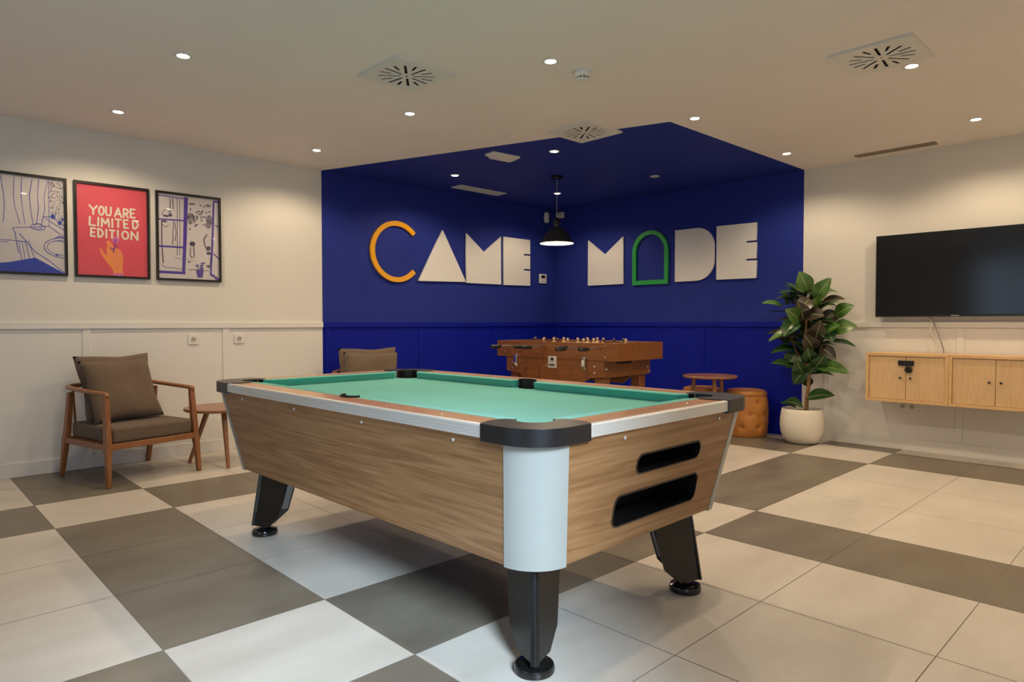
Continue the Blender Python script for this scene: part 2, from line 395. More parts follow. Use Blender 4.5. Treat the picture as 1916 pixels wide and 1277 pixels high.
def radial_vent(x, y, lab):
    t = thing('ceiling_vent', lab, 'vent', (x, y, H), 0, 'square ceiling vents')
    loops = [rrect(-.2, .2, -.2, .2, .004, 2)]
    for k in range(16):
        a = 2*PI*k/16+PI/16*0+.12; r0, r1 = (.038, .158) if k % 2 == 0 else (.092, .158); w = .0075
        ca, sa = math.cos(a), math.sin(a)
        loops.append([(r*ca-s*sa, r*sa+s*ca) for r, s in ((r0, -w), (r1, -w), (r1, w), (r0, w))])
    shape('plate', loops, .003, Matrix.Translation((0, 0, -.012)), M['vent'], t)
    mb = MB(); mb.box(-.2, .2, -.2, -.197, -.0105, -.0005).box(-.2, .2, .197, .2, -.0105, -.0005).box(-.2, -.197, -.197, .197, -.0105, -.0005).box(.197, .2, -.197, .197, -.0105, -.0005)
    mb.build('rim', M['vent'], t)
    MB().lathe([(.17, -.0035), (.17, -.001)], n=32).build('inside', M['dark'], t)  # black disc painted in as the darkness behind the slots
    MB().lathe([(.008, -.0137), (.008, -.0145), (.004, -.0155)], n=16).build('screw', M['steel'], t)
radial_vent(-4.07, -2.56, 'square white ceiling vent with radial slots above the billiard table')
radial_vent(-2.452, -2.53, 'square white ceiling vent crossing the edge of the blue ceiling')
radial_vent(-2.39, -4.535, 'square white ceiling vent with radial slots at the upper right')
def grille(x0, x1, y0, y1, m, lab, name='air_grille', along='x'):
    t = thing(name, lab, 'vent', ((x0+x1)/2, (y0+y1)/2, H), 0)
    a, b = (x1-x0)/2, (y1-y0)/2; f = .014 if min(a, b) > .05 else .008
    mb = MB().box(-a, a, -b, -b+f, -.008, 0).box(-a, a, b-f, b, -.008, 0).box(-a, -a+f, -b+f, b-f, -.008, 0).box(a-f, a, -b+f, b-f, -.008, 0)
    mb.build('frame', m, t)
    mb = MB(); k = 6 if min(a, b) > .05 else 3
    for i in range(k):
        if along == 'x':
            c = -b+f+(2*b-2*f)*(i+.5)/k; mb.box(-a+f, a-f, c-.004, c+.004, -.007, -.0005)
        else:
            c = -a+f+(2*a-2*f)*(i+.5)/k; mb.box(c-.004, c+.004, -b+f, b-f, -.007, -.0005)
    mb.build('louvre', m, t)
grille(-1.90, -1.25, -.415, -.25, M['vent'], 'long flat white air grille in the blue ceiling by the left wall')
grille(-.245, -.155, -4.26, -3.66, M['ventc'], 'long narrow brown air grille in the white ceiling above the television', along='y')
# smoke detector
t = thing('smoke_detector', 'white domed smoke detector on the white ceiling', 'smoke detector', (-3.373, -3.289, H))
MB().lathe([(.052, 0), (.052, -.012), (.048, -.028), (.040, -.034)], n=28).build('base', M['plast'], t, smooth=True)
MB().lathe([(.030, -.033), (.033, -.048), (.022, -.055), (.005, -.056)], n=20).build('cap', M['grey'], t, smooth=True)
mb = MB()
for k in range(10):
    a = 2*PI*k/10; mb.bar((.037*math.cos(a), .037*math.sin(a), -.033), (.034*math.cos(a), .034*math.sin(a), -.05), .004, .004)
mb.lathe([(.036, -.048), (.036, -.053), (.02, -.057)], n=20)
mb.build('cage', M['plast'], t)
# emergency light
t = thing('emergency_light', 'white oblong emergency light on the blue ceiling', 'emergency light', (-2.42, -1.60, H), -.1)
MB().box(-.145, .145, -.062, .062, -.022, 0).build('base', M['plast'], t, bevel=.006)
MB().hexa([(-.105, -.045, -.042), (.105, -.045, -.042), (.105, .045, -.042), (-.105, .045, -.042), (-.12, -.055, -.022), (.12, -.055, -.022), (.12, .055, -.022), (-.12, .055, -.022)]).build('diffuser', mat('diffuser', (.62, .60, .56), .3), t, bevel=.004)
# pendant
t = thing('pendant_lamp', 'black metal dome pendant lamp with white inside, hanging in the blue corner', 'lamp', (-1.474, -1.361, H))
MB().lathe([(.060, 0), (.060, -.018), (.052, -.026), (.008, -.028)], n=28).build('canopy', M['blkgloss'], t, smooth=True)
MB().tube([(0, 0, -.028), (0, 0, -.42)], .0035, 8).build('cord', M['grey'], t)
MB().lathe([(.010, -.40), (.018, -.405), (.034, -.425), (.036, -.455), (.030, -.462), (.022, -.475), (.022, -.490), (.034, -.495)], n=24).build('socket', M['blkgloss'], t, smooth=True)
zr = 1.858-H
prof = [(.034, -.495), (.060, -.505), (.095, -.535), (.125, -.575), (.143, -.615), (.150, -.628), (.166, zr+.012), (.168, zr)]
MB().rings([[(r*math.cos(2*PI*i/40), r*math.sin(2*PI*i/40), z) for i in range(40)] for r, z in prof], cap=False).build('shade', M['blkgloss'], t, smooth='all')
MB().rings([[((r-.004)*math.cos(2*PI*i/40), (r-.004)*math.sin(2*PI*i/40), z-.0015) for i in range(40)] for r, z in prof], cap=False).build('shade_lining', M['shadein'], t, smooth='all')
MB().lathe([(.01, -.50), (.026, -.53), (.034, -.565), (.026, -.595), (.008, -.607)], n=20).build('bulb', M['bulb'], t, smooth='all')
l = bpy.data.lights.new('pendant_light', 'POINT'); l.energy = 7; l.color = WARM; l.shadow_soft_size = .035
o = bpy.data.objects.new('pendant_light', l); C.objects.link(o); o.parent = t; o.location = (0, 0, -.622)
# detectors in the corner and thermostat
t = thing('motion_sensor', 'white rounded motion sensor high on the blue wall by the corner', 'sensor', (-.20, 0, 2.40))
MB().rings([[(.040*c*math.cos(2*PI*i/16), -.03-.025*c*math.sin(2*PI*i/16), z) for i in range(16)] for c, z in ((.5, -.065), (.9, -.055), (1, -.03), (1, .03), (.9, .055), (.5, .065))]).build('housing', M['plast'], t, smooth=True)
MB().box(-.02, .02, -.012, 0, -.03, .03).build('bracket', M['plast'], t)
t = thing('wall_speaker_box', 'small white slotted box high on the right blue wall by the corner', 'sensor', (0, -.09, 2.44))
MB().box(-.03, 0, -.06, .06, -.036, .036).build('case', M['plast'], t, bevel=.004)
mb = MB()
for k in range(5): mb.box(-.0315, -.03, -.042+k*.019, -.034+k*.019, .004, .02)
mb.build('slot', M['grey'], t)
t = thing('thermostat', 'white wall thermostat with dark display between the letter E and the corner', 'thermostat', (-.248, 0, 1.634))
MB().box(-.062, .062, -.018, 0, -.058, .058).build('case', M['plast'], t, bevel=.004)
MB().box(-.034, .034, -.0195, -.0175, .005, .042).build('display', M['tvb'], t)
mb = MB()
for k in range(3): mb.box(-.034+k*.026, -.018+k*.026, -.0195, -.0175, -.038, -.028)
mb.build('button', M['grey'], t)

# ------------------------------------------------------------------ wall letters
def letter(name, loops, Mx, m, lab, d=.02):
    return tag(shape(name, loops, d, Mx, m, bevel=.0006), lab, 'letter', 'wall lettering')
def LW(x, z): return on_left(0, 0, .012)
ML = on_left(0, 0, .0125); MR = on_right(0, 0, .0125)
def arc(cx, cy, r, a0, a1, n=40): return [(cx+r*math.cos(math.radians(a0+(a1-a0)*i/n)), cy+r*math.sin(math.radians(a0+(a1-a0)*i/n))) for i in range(n+1)]
cc, R1, R0 = (-2.425, 1.812), .312, .262
letter('letter_c', [arc(*cc, R1, 42, 318)+arc(*cc, R0, 318, 42)], ML, M['lety'], 'raised yellow round letter open on its right side, first letter on the left blue wall', .025)
letter('letter_a', [[(-2.163, 1.525), (-1.507, 1.54), (-1.834, 2.09)]], ML, M['letw'], 'solid white triangular letter A on the left blue wall')
letter('letter_m', [[(-1.503, 1.531), (-.970, 1.533), (-.974, 2.093), (-1.239, 1.895), (-1.501, 2.087)]], ML, M['letw'], 'solid white letter M on the left blue wall')
letter('letter_e', [[(-.930, 1.53), (-.485, 1.537), (-.485, 1.719), (-.592, 1.719), (-.592, 1.737), (-.485, 1.737), (-.485, 1.902), (-.592, 1.902), (-.592, 1.920), (-.485, 1.920), (-.485, 2.097), (-.930, 2.097)]], ML, M['letw'], 'solid white letter E on the left blue wall by the thermostat')
letter('letter_m', [[(.550, 1.533), (1.080, 1.533), (1.075, 2.085), (.811, 1.893), (.552, 2.089)]], MR, M['letw'], 'solid white letter M on the right blue wall beside the corner')
def arch(x0, x1, zb, zt): 
    r = (x1-x0)/2
    return [(x0, zb), (x1, zb)]+arc((x0+x1)/2, zt-r, r, 0, 180)
letter('letter_o', [arch(1.207, 1.680, 1.510, 2.115), arch(1.256, 1.632, 1.560, 2.068)], MR, M['letg'], 'raised green arch shaped letter O outline on the right blue wall', .025)
letter('letter_d', [[(1.768, 1.525), (2.00, 1.525)]+arc(2.03, 1.73, .203, -90, 0, 14)+arc(2.03, 1.878, .203, 0, 90, 14)+[(1.768, 2.081)]], MR, M['letw'], 'solid white letter D on the right blue wall')
letter('letter_e', [[(2.259, 1.525), (2.690, 1.522), (2.690, 1.697), (2.582, 1.700), (2.582, 1.718), (2.690, 1.716), (2.690, 1.876), (2.582, 1.877), (2.582, 1.895), (2.690, 1.895), (2.690, 2.069), (2.259, 2.075)]], MR, M['letw'], 'solid white letter E at the right end of the lettering')

# ------------------------------------------------------------------ posters
def ribbon(pts, w, closed=False):
    """flat stroke polygon pieces as a mesh in local xy"""
    b = bmesh.new()
    pts = [Vector((p[0], p[1], 0)) for p in pts]
    if closed: pts.append(pts[0])
    L = []
    for i, p in enumerate(pts):
        t = (pts[min(i+1, len(pts)-1)]-pts[max(i-1, 0)]).normalized(); n_ = Vector((-t.y, t.x, 0))
        ww = w*(.8+.4*random.random())/2
        L.append((b.verts.new(p+n_*ww), b.verts.new(p-n_*ww)))
    for A, B in zip(L, L[1:]):
        try: b.faces.new((A[0], A[1], B[1], B[0]))
        except ValueError: pass
    me = bpy.data.meshes.new('r'); b.to_mesh(me); b.free(); return me
def poly(pts):
    b = bmesh.new(); b.faces.new([b.verts.new((p[0], p[1], 0)) for p in pts]); bmesh.ops.triangulate(b, faces=b.faces)
    me = bpy.data.meshes.new('p'); b.to_mesh(me); b.free(); return me
def flat(name, ms, z, m, parent):
    me = merge(ms, name); me.transform(Matrix.Translation((0, 0, z)))
    return finish(name, me, m, parent)
def poster(xc, lab, base):
    t = bpy.data.objects.new('framed_poster', None); C.objects.link(t); t.matrix_world = on_left(xc, 1.777, 0)
    tag(t, lab, 'poster')
    W2, H2, f, d = .25, .353, .017, .024
    mb = MB().box(-W2, W2, H2-f, H2, .001, d).box(-W2, W2, -H2, -H2+f, .001, d).box(-W2, -W2+f, -H2+f, H2-f, .001, d).box(W2-f, W2, -H2+f, H2-f, .001, d)
    mb.build('frame', M['frame'], t)
    MB().box(-W2+f, W2-f, -H2+f, H2-f, .001, .010).build('print', base, t)
    gm = MB(); gm.face([gm.b.verts.new(p) for p in ((-W2+f, -H2+f, .015), (W2-f, -H2+f, .015), (W2-f, H2-f, .015), (-W2+f, H2-f, .015))]); gm.build('glass', M['glass'], t)
    return t
# coordinates below: px,py in a 0..1 sheet (x right, y down)
def q(x, y): return ((x-.5)*.472, (.5-y)*.678)
def qs(L): return [q(*p) for p in L]
Z1, Z2, Z3 = .0104, .0110, .0132
# left: washbasin line drawing
t = poster(-5.523, 'framed blue line drawing of a washbasin and curtain, leftmost of the three posters', M['paper'])
blue = [poly(qs([(0, .93), (.30, .90), (.62, .84), (1.0, 1.0), (0, 1.0)]))]
flat('blue_floor', blue, Z1, M['ink'], t)
R = []
for x0, x1, x2 in ((.06, .07, .10), (.14, .13, .15), (.38, .37, .44), (.47, .46, .50), (.60, .56, .60), (.68, .66, .64), (.79, .74, .70), (.22, .25, .24)):
    R.append(ribbon(qs([(x0, .02), (x1, .2), (x1+.01, .32), (x2, .50)]), .0035))
R.append(ribbon(qs([(.80, .02), (.80, .5)]), .003))
for L, w in (([(.35, .545), (.6, .525), (.80, .50), (1.0, .61)], .004), ([(.35, .545), (.38, .60), (.40, .72), (.42, .80)], .004), ([(.43, .60), (.62, .78), (.80, .87), (1.0, 1.0)], .004),
             ([(.72, .405), (.84, .40), (1, .49)], .004), ([(.72, .405), (1, .535)], .004), ([(.08, .68), (.3, .675), (.52, .68)], .004), ([(.08, .70), (.3, .695)], .003)):
    R.append(ribbon(qs(L), w))
def ell(cx, cy, a, b, a0=0, a1=360, n=30): return [(cx+a*math.cos(math.radians(a0+(a1-a0)*i/n)), cy+b*math.sin(math.radians(a0+(a1-a0)*i/n))) for i in range(n+1)]
R.append(ribbon(qs([p for p in ell(.98, .72, .25, .105, 65, 290) if p[0] <= 1]), .004)); R.append(ribbon(qs([p for p in ell(.98, .72, .21, .08, 70, 285) if p[0] <= 1]), .003))
R.append(ribbon(qs(ell(.66, .52, .09, .03)), .004)); R.append(ribbon(qs(ell(.66, .51, .05, .03)), .003))
R += [ribbon(qs(L), .003) for L in ([(.42, .68), (.44, .80), (.46, .90), (.55, .93)], [(.5, .68), (.53, .78), (.56, .92)], [(.54, .66), (.58, .78), (.62, .88), (.56, .93)], [(.46, .68), (.48, .78), (.50, .90)])]
R.append(ribbon(qs([(.86, .63), (.93, .60), (.99, .62)]), .006)); R.append(ribbon(qs([(.84, .66), (.92, .645), (.99, .66)]), .004))
flat('line_drawing', R, Z2, M['ink'], t)
D = []
for k in range(190):
    x, y = random.uniform(.81, .98), random.uniform(.03, .46)
    if y > .36+(x-.8)*.5: continue
    a = random.uniform(0, PI); l_ = random.uniform(.004, .013)
    D.append(ribbon([q(x, y), (q(x, y)[0]+l_*math.cos(a), q(x, y)[1]+l_*math.sin(a))], .0032))
flat('speckled_wallpaper', D, Z2, M['inkd'], t)
flat('bottle_drawing', [poly(qs(ell(.85, .395, .028, .025)))], Z3, M['ink'], t)
flat('bottle_drawing', [poly(qs(ell(.935, .455, .025, .022)))], Z3, M['ink'], t)
flat('bottle_drawing', [poly(qs(ell(.968, .415, .012, .018)))], Z3, M['ink'], t)
flat('drain_drawing', [poly(qs(ell(.89, .80, .02, .008)))], Z3, M['ink'], t)
# middle: pink poster with words, hand and flower
t = poster(-4.979, 'framed pink poster with cream words above an orange hand holding a flower', M['pink'])
GL = {'Y': [[(0, 1), (.5, .5), (1, 1)], [(.5, .5), (.5, 0)]], 'O': [ell(.5, .5, .5, .5, n=16)], 'U': [[(0, 1), (0, .3), (.2, 0), (.8, 0), (1, .3), (1, 1)]],
      'A': [[(0, 0), (.5, 1), (1, 0)], [(.2, .3), (.8, .3)]], 'R': [[(0, 0), (0, 1), (.7, 1), (1, .75), (.7, .45), (0, .45)], [(.4, .45), (1, 0)]],
      'E': [[(1, 1), (0, 1), (0, 0), (1, 0)], [(0, .5), (.8, .5)]], 'L': [[(0, 1), (0, 0), (1, 0)]], 'I': [[(.5, 0), (.5, 1)]], 'M': [[(0, 0), (.08, 1), (.5, .35), (.92, 1), (1, 0)]],
      'T': [[(0, 1), (1, 1)], [(.5, 1), (.5, 0)]], 'D': [[(0, 0), (0, 1), (.5, 1), (1, .6), (1, .4), (.5, 0), (0, 0)]], 'N': [[(0, 0), (0, 1), (1, 0), (1, 1)]]}
def word_line(chars, y, hgt):
    """hand cut letters: every stroke a blunt ribbon with rounded joints"""
    b = bmesh.new(); sw = .0066; kz = 0
    for ch, x, wd in chars:
        w0, h0 = wd*.472-2*sw, hgt*.678-2*sw
        cx, cy = q(x, y+random.uniform(-.004, .004)); rot = random.uniform(-.06, .06)
        for st in GL[ch]:
            pts = []
            for px_, py_ in st:
                lx, ly = (px_-.5)*max(w0, .0001), (py_-.5)*h0
                pts.append(Vector((cx+lx*math.cos(rot)-ly*math.sin(rot), cy+lx*math.sin(rot)+ly*math.cos(rot), 0)))
            for A, B in zip(pts, pts[1:]):
                d = (B-A).normalized(); n_ = Vector((-d.y, d.x, 0))*sw; kz += 8e-6
                A = Vector((A.x, A.y, kz)); B = Vector((B.x, B.y, kz))
                b.faces.new([b.verts.new(v) for v in (A-n_, B-n_, B+n_, A+n_)])
            for p in pts:
                kz += 8e-6
                b.faces.new([b.verts.new(p+Vector((sw*1.03*math.cos(k*PI/5), sw*1.03*math.sin(k*PI/5), kz))) for k in range(10)])
    me = bpy.data.meshes.new('w'); b.to_mesh(me); b.free(); return [me]
def span(t_, *L): return [(c, (x0_+x1_)/2, x1_-x0_) for c, (x0_, x1_) in zip(t_, L)]
T_ = word_line(span('YOUARE', (.165, .295), (.295, .388), (.392, .488), (.515, .635), (.642, .735), (.742, .83)), .280, .112)
T_ += word_line(span('LIMITED', (.165, .268), (.277, .315), (.328, .458), (.471, .511), (.522, .628), (.645, .728), (.775, .875)), .405, .108)
T_ += word_line(span('EDITION', (.180, .262), (.277, .372), (.384, .426), (.437, .533), (.546, .590), (.615, .732), (.748, .868)), .529, .106)
flat('words', T_, Z2, M['cream'], t)
hand = [(.50, 1.0), (.49, .93), (.42, .86), (.36, .80), (.32, .74), (.305, .69), (.335, .70), (.37, .75), (.41, .77), (.40, .70), (.42, .66), (.40, .63), (.43, .60), (.47, .62), (.50, .66), (.55, .68), (.60, .70), (.635, .76), (.64, .83), (.625, .88), (.63, .94), (.65, 1.0)]
flat('hand', [poly(qs(hand))], Z1, M['orange'], t)
flat('cuff', [poly(qs([(.49, .965), (.64, .965), (.65, 1), (.485, 1)]))], Z2, M['lilac'], t)
fl = [poly(qs(ell(.535+.035*math.cos(a), .595+.024*math.sin(a), .022, .017))) for a in [k*PI/3 for k in range(6)]]
flat('flower', fl, Z3, M['lilac'], t)
flat('flower_stem', [ribbon(qs([(.53, .60), (.52, .66), (.50, .70), (.51, .74)]), .006), ribbon(qs([(.45, .68), (.50, .70), (.57, .66)]), .005), poly(qs(ell(.53, .595, .01, .008)))], Z3+.0003, M['inkp'], t)
# right: window drawing
t = poster(-4.432, 'framed violet brush drawing of an open window with plants, rightmost of the three posters', M['paper'])
B = []
for L, w in (([(.455, .02), (.43, .5), (.40, .93)], .020), ([(0, .03), (.2, .035), (.455, .04)], .005), ([(0, .31), (.42, .30)], .009), ([(0, .625), (.40, .62)], .009), ([(0, .925), (.43, .925)], .018),
             ([(.915, .03), (.90, .3), (.88, .6), (.85, .93)], .012), ([(.85, .925), (.92, .955), (1, 1)], .016), ([(.91, .03), (1, .03)], .012), ([(.005, .04), (.005, .93)], .006), ([(.93, .32), (.99, .335)], .006), ([(.90, .67), (1, .735)], .007)):
    B.append(ribbon(qs(L), w*1.35))
flat('window_lines', B, Z2, M['inkp'], t)
D = []
for L, w in (([(.065, .34), (.06, .6), (.08, .82)], .006), ([(.25, .32), (.24, .45), (.23, .60)], .004), ([(.31, .04), (.31, .3), (.30, .72)], .003), ([(.35, .05), (.35, .5), (.34, .72)], .0025), ([(.27, .33), (.29, .45), (.27, .55)], .004), ([(.2, .05), (.2, .22)], .004), ([(.24, .05), (.25, .18)], .004),
             ([(.05, .84), (.12, .87), (.25, .87), (.38, .885)], .003), ([(.47, .885), (.6, .88), (.82, .885)], .003), ([(.80, .44), (.74, .5), (.76, .58), (.80, .64)], .006), ([(.86, .66), (.84, .8), (.82, .86)], .003), ([(.52, .61), (.51, .70), (.54, .74)], .005), ([(.57, .60), (.58, .70), (.56, .74)], .005),
             ([(.07, .26), (.10, .20), (.16, .19), (.20, .24)], .003), ([(.07, .37), (.13, .40), (.17, .37)], .003), ([(.25, .75), (.35, .76), (.6, .77)], .002)):
    D.append(ribbon(qs(L), w*1.5))
for cx, cy, a, b in ((.13, .265, .05, .012), (.20, .25, .03, .02), (.10, .33, .05, .012), (.81, .83, .035, .015), (.49, .79, .03, .008), (.82, .61, .035, .03), (.82, .67, .04, .02), (.55, .57, .05, .03)):
    D.append(poly(qs(ell(cx, cy, a, b, n=12))))
for k in range(55):
    x, y = .49+random.gauss(.16, .13), random.gauss(.25, .085)
    if .48 < x < .88 and .08 < y < .5:
        a = random.uniform(0, PI); D.append(poly([(q(x, y)[0]+.010*math.cos(s)*math.cos(a)-.005*math.sin(s)*math.sin(a), q(x, y)[1]+.010*math.cos(s)*math.sin(a)+.005*math.sin(s)*math.cos(a)) for s in [i*PI/5 for i in range(10)]]))
flat('ink_drawing', D, Z1, M['inkd'], t)
for cx, cy, a, b in ((.53, .24, .06, .04), (.84, .26, .06, .05), (.56, .09, .05, .015), (.82, .09, .05, .02), (.82, .33, .05, .04), (.52, .31, .04, .03)):
    flat('grey_wash', [poly(qs(ell(cx, cy, a, b, n=14)))], Z1-.0002, M['inkl'], t)
P_ = [poly(qs([(.60, .885), (.73, .885), (.71, .97), (.63, .97)])), ribbon(qs([(.66, .885), (.64, .85), (.60, .81)]), .006), ribbon(qs([(.67, .885), (.69, .83), (.72, .78)]), .006), ribbon(qs([(.60, .84), (.655, .82)]), .007), ribbon(qs([(.68, .80), (.76, .79)]), .007), ribbon(qs([(.67, .83), (.74, .82)]), .007), poly(qs(ell(.70, .86, .03, .02, n=10)))]
flat('flower_pot', P_, Z3, M['inkp'], t)

# ------------------------------------------------------------------ sockets
def socket(name, Mx, lab, holes=(0,), group=None, s=.042):
    t = bpy.data.objects.new(name, None); C.objects.link(t); t.matrix_world = Mx; tag(t, lab, 'socket', group)
    a = s+(len(holes)-1)*.0355
    MB().box(-a, a, -s, s, 0, .009).build('plate', M['plast'], t, bevel=.0025)
    for h in holes:
        shape('outlet', [arc(h, 0, .0235, 0, 351, 39), arc(h, 0, .0195, 0, 351, 39)], .003, Matrix.Translation((0, 0, .0105)), M['plast'], t)
        MB().lathe([(.0195, .0091), (.0195, .0095)], (h, 0, 0), n=24).build('recess', M['sock'], t)
        MB().lathe([(.003, .0096), (.003, .0101)], (h-.0095, 0, 0), n=10).lathe([(.003, .0096), (.003, .0101)], (h+.0095, 0, 0), n=10).build('contact', M['dark'], t)
socket('wall_socket', on_left(-4.409, .948), 'white power socket on the left wall, the one nearer the armchair', group='single sockets')
socket('wall_socket', on_left(-4.035, .948), 'white power socket on the left wall, the one nearer the blue paint', group='single sockets')
socket('double_socket', on_right(-4.03, .372), 'white double power socket on the right wall under the oak cabinets', (-.0355, .0355))

# ------------------------------------------------------------------ television and wall cabinets
t = thing('television', 'large black flat screen television on the right wall', 'television', (0, -4.50, 1.475), 0)
W2, H2, o_ = .705, .345, -.085
MB().box(o_+.012, o_+.045, -W2, W2, -H2, H2).build('back_cover', M['tvb'], t, bevel=.004)
mb = MB(); f = .009
mb.box(o_, o_+.012, -W2, W2, H2-f, H2).box(o_, o_+.012, -W2, W2, -H2, -H2+.018).box(o_, o_+.012, -W2, -W2+f, -H2+.018, H2-f).box(o_, o_+.012, W2-f, W2, -H2+.018, H2-f)
mb.build('bezel', M['tvb'], t)
MB().box(o_+.003, o_+.011, -W2+f, W2-f, -H2+.018, H2-f).build('screen', M['tv'], t)
MB().box(o_-.001, o_, -.003+.095, .055+.095, -H2+.007, -H2+.0105).build('badge', M['band'], t)
MB().box(o_+.045, 0, -.25, .25, -.18, .18).build('wall_bracket', M['grey'], t)

def cabinet(y0, y1, lab, lock=False):
    zb, zt, d = .436, .832, .35; f = .022
    t = thing('wall_cabinet', lab, 'cabinet', (0, (y0+y1)/2, zb), 0, 'oak wall cabinets')
    a, h = abs(y1-y0)/2-.0008, zt-zb
    mb = MB().box(-d, -.017, -a, a, h-f, h).box(-d, -.017, -a, a, 0, f).box(-d, -.017, -a, -a+f, f, h-f).box(-d, -.017, a-f, a, f, h-f).box(-.03, -.017, -a+f, a-f, f, h-f)
    mb.build('body', M['oaky'], t, bevel=.0012)
    for s in (1, -1):
        ya, yb = sorted((s*.0015, s*(a-f-.002)))
        d_ = MB().box(-d+.012, -d+.030, ya, yb, f+.002, h-f-.002).build('door', M['oak'], t, bevel=.001)
        kb = MB().rings([[(-d+.012+x, s*.036+r*math.cos(2*PI*i/14), .20+r*math.sin(2*PI*i/14)) for i in range(14)] for r, x in ((.004, 0), (.004, -.010), (.0085, -.013), (.0085, -.020), (.005, -.022))]).build('knob', M['blk'], d_, smooth=True)
    if lock:
        lk = MB().box(-d-.006, -d+.012, -.059, .053, .300, .340).build('lock', M['blk'], t, bevel=.003)
        MB().rings([[(-d+.012-x, -.022+r*math.cos(2*PI*i/6), .268+r*math.sin(2*PI*i/6)) for i in range(6)] for r, x in ((.029, 0), (.029, .020), (.024, .026))]).build('lock_body', M['blk'], lk)
    return t
cabinet(-3.81, -4.402, 'oak wall cabinet with a black lock on its doors, nearer the plant', True)
cabinet(-4.402, -4.994, 'oak wall cabinet without a lock, further right')
cl = MB().tube([(-.03, -4.19, 1.16), (-.035, -4.20, 1.12), (-.045, -4.24, 1.04), (-.05, -4.27, .96), (-.06, -4.30, .86), (-.06, -4.30, .833)], .0042, 8).build('tv_cable', M['grey'], smooth=True)
tag(cl, 'grey cable hanging from the television straight down to the oak cabinet', 'cable')
cl = MB().tube([(-.04, -4.155, 1.135), (-.05, -4.20, 1.115), (-.06, -4.215, 1.08), (-.05, -4.20, 1.0), (-.055, -4.25, .93), (-.07, -4.285, .87), (-.07, -4.29, .833)], .0045, 8).build('tv_cable', mat('pale_cable', (.62, .58, .52), .5), smooth=True)
tag(cl, 'pale cable curling below the television to the oak cabinet', 'cable')

# ------------------------------------------------------------------ billiard table
TL, TW, TH = 2.2872, 1.2769, .0159
A_ = Vector((-math.sin(TH), math.cos(TH), 0)); B_ = Vector((math.cos(TH), math.sin(TH), 0))
O_ = Vector((-5.0404, -4.5378, 0))+A_*TL/2+B_*TW/2
pt = thing('billiard_table', 'large coin operated billiard table with walnut sides and green cloth', 'billiard table', O_, TH)
def P(s, t_, z): return (t_-TW/2, s-TL/2, z)
def corners():      # maps (s,t) of the near-left corner onto each corner; flag tells if handedness flips
    return [lambda s, t_: (s, t_), lambda s, t_: (TL-s, t_), lambda s, t_: (TL-s, TW-t_), lambda s, t_: (s, TW-t_)]
ZT, ZB = .748, .355
def e(z): return .012+(ZT-z)/(ZT-ZB)*.074
RC = .13
# side panels
for t0, sg in ((0, 1), (TW, -1)):
    mb = MB()
    def ring(off):
        out = []
        for z, s0 in ((ZB, e(ZB)+RC), (ZT, e(ZT)+RC)):
            for s in ((s0, TL-s0) if z == ZB else (TL-s0, s0)):
                out.append(P(s, t0+sg*(e(z)+off), z))
        return out
    mb.loft(ring(0), ring(.02)); mb.build('side_panel', M['cab'], pt)
for s0_, sg in ((0, 1), (TL, -1)):
    z0, z1 = ZB, ZT; sl = math.hypot(z1-z0, .074); ca = (z1-z0)/sl; sa = .074/sl
    # local frame on the sloping panel: u along t, v up the slope
    o0 = Vector(P(s0_+sg*e(z0), TW/2, z0)); vx = Vector((1, 0, 0))*(1 if sg > 0 else -1); vy = Vector((0, -sg*sa, ca)); vz = vx.cross(vy)
    Mx = Matrix((vx, vy, vz)).transposed().to_4x4(); Mx.translation = o0-vz*.01
    hw0, hw1 = TW/2-e(z0)-RC, TW/2-e(z1)-RC
    loops = [[(-hw0, 0), (hw0, 0), (hw1, sl), (-hw1, sl)]]
    if sg > 0:
        k = sl/(z1-z0)
        loops += [rrect(.51-TW/2, .907-TW/2, (.588-z0)*k, (.652-z0)*k, .03), rrect(.420-TW/2, .927-TW/2, (.424-z0)*k, (.528-z0)*k, .026)]
    shape('end_panel', loops, .02, Mx, M['cabx'], pt)
    if sg > 0:
        for nm, a, b, c, d in (('cue_ball_return', .51, .907, .588, .652), ('ball_tray', .420, .927, .424, .528)):
            s_ = e((c+d)/2)
            for lp, dep, off in (((rrect(a-.003-TW/2, b+.003-TW/2, (c-.003-z0)*k, (d+.003-z0)*k, .031), rrect(a+.002-TW/2, b-.002-TW/2, (c+.002-z0)*k, (d-.002-z0)*k, .027)), .005, .0015),):
                M2 = Mx.copy(); M2.translation = o0-vz*.0105
                shape(nm+'_rim', lp, .026, M2, M['blk'], pt)
            y0_ = s_+.03; mb = MB()
            for bx in ((a-.03, b+.03, y0_, y0_+.16, c-.022, c-.012), (a-.03, b+.03, y0_, y0_+.16, d+.012, d+.022), (a-.04, a-.03, y0_, y0_+.16, c-.022, d+.022), (b+.03, b+.04, y0_, y0_+.16, c-.022, d+.022), (a-.03, b+.03, y0_+.15, y0_+.16, c-.012, d+.012)):
                mb.box(bx[0]-TW/2, bx[1]-TW/2, bx[2]-TL/2, bx[3]-TL/2, bx[4], bx[5])
            mb.build(nm, M['dark'], pt)
MB().box(-TW/2+.145, TW/2-.145, -TL/2+.145, TL/2-.145, ZB+.004, ZB+.02).build('bottom_board', M['dark'], pt)
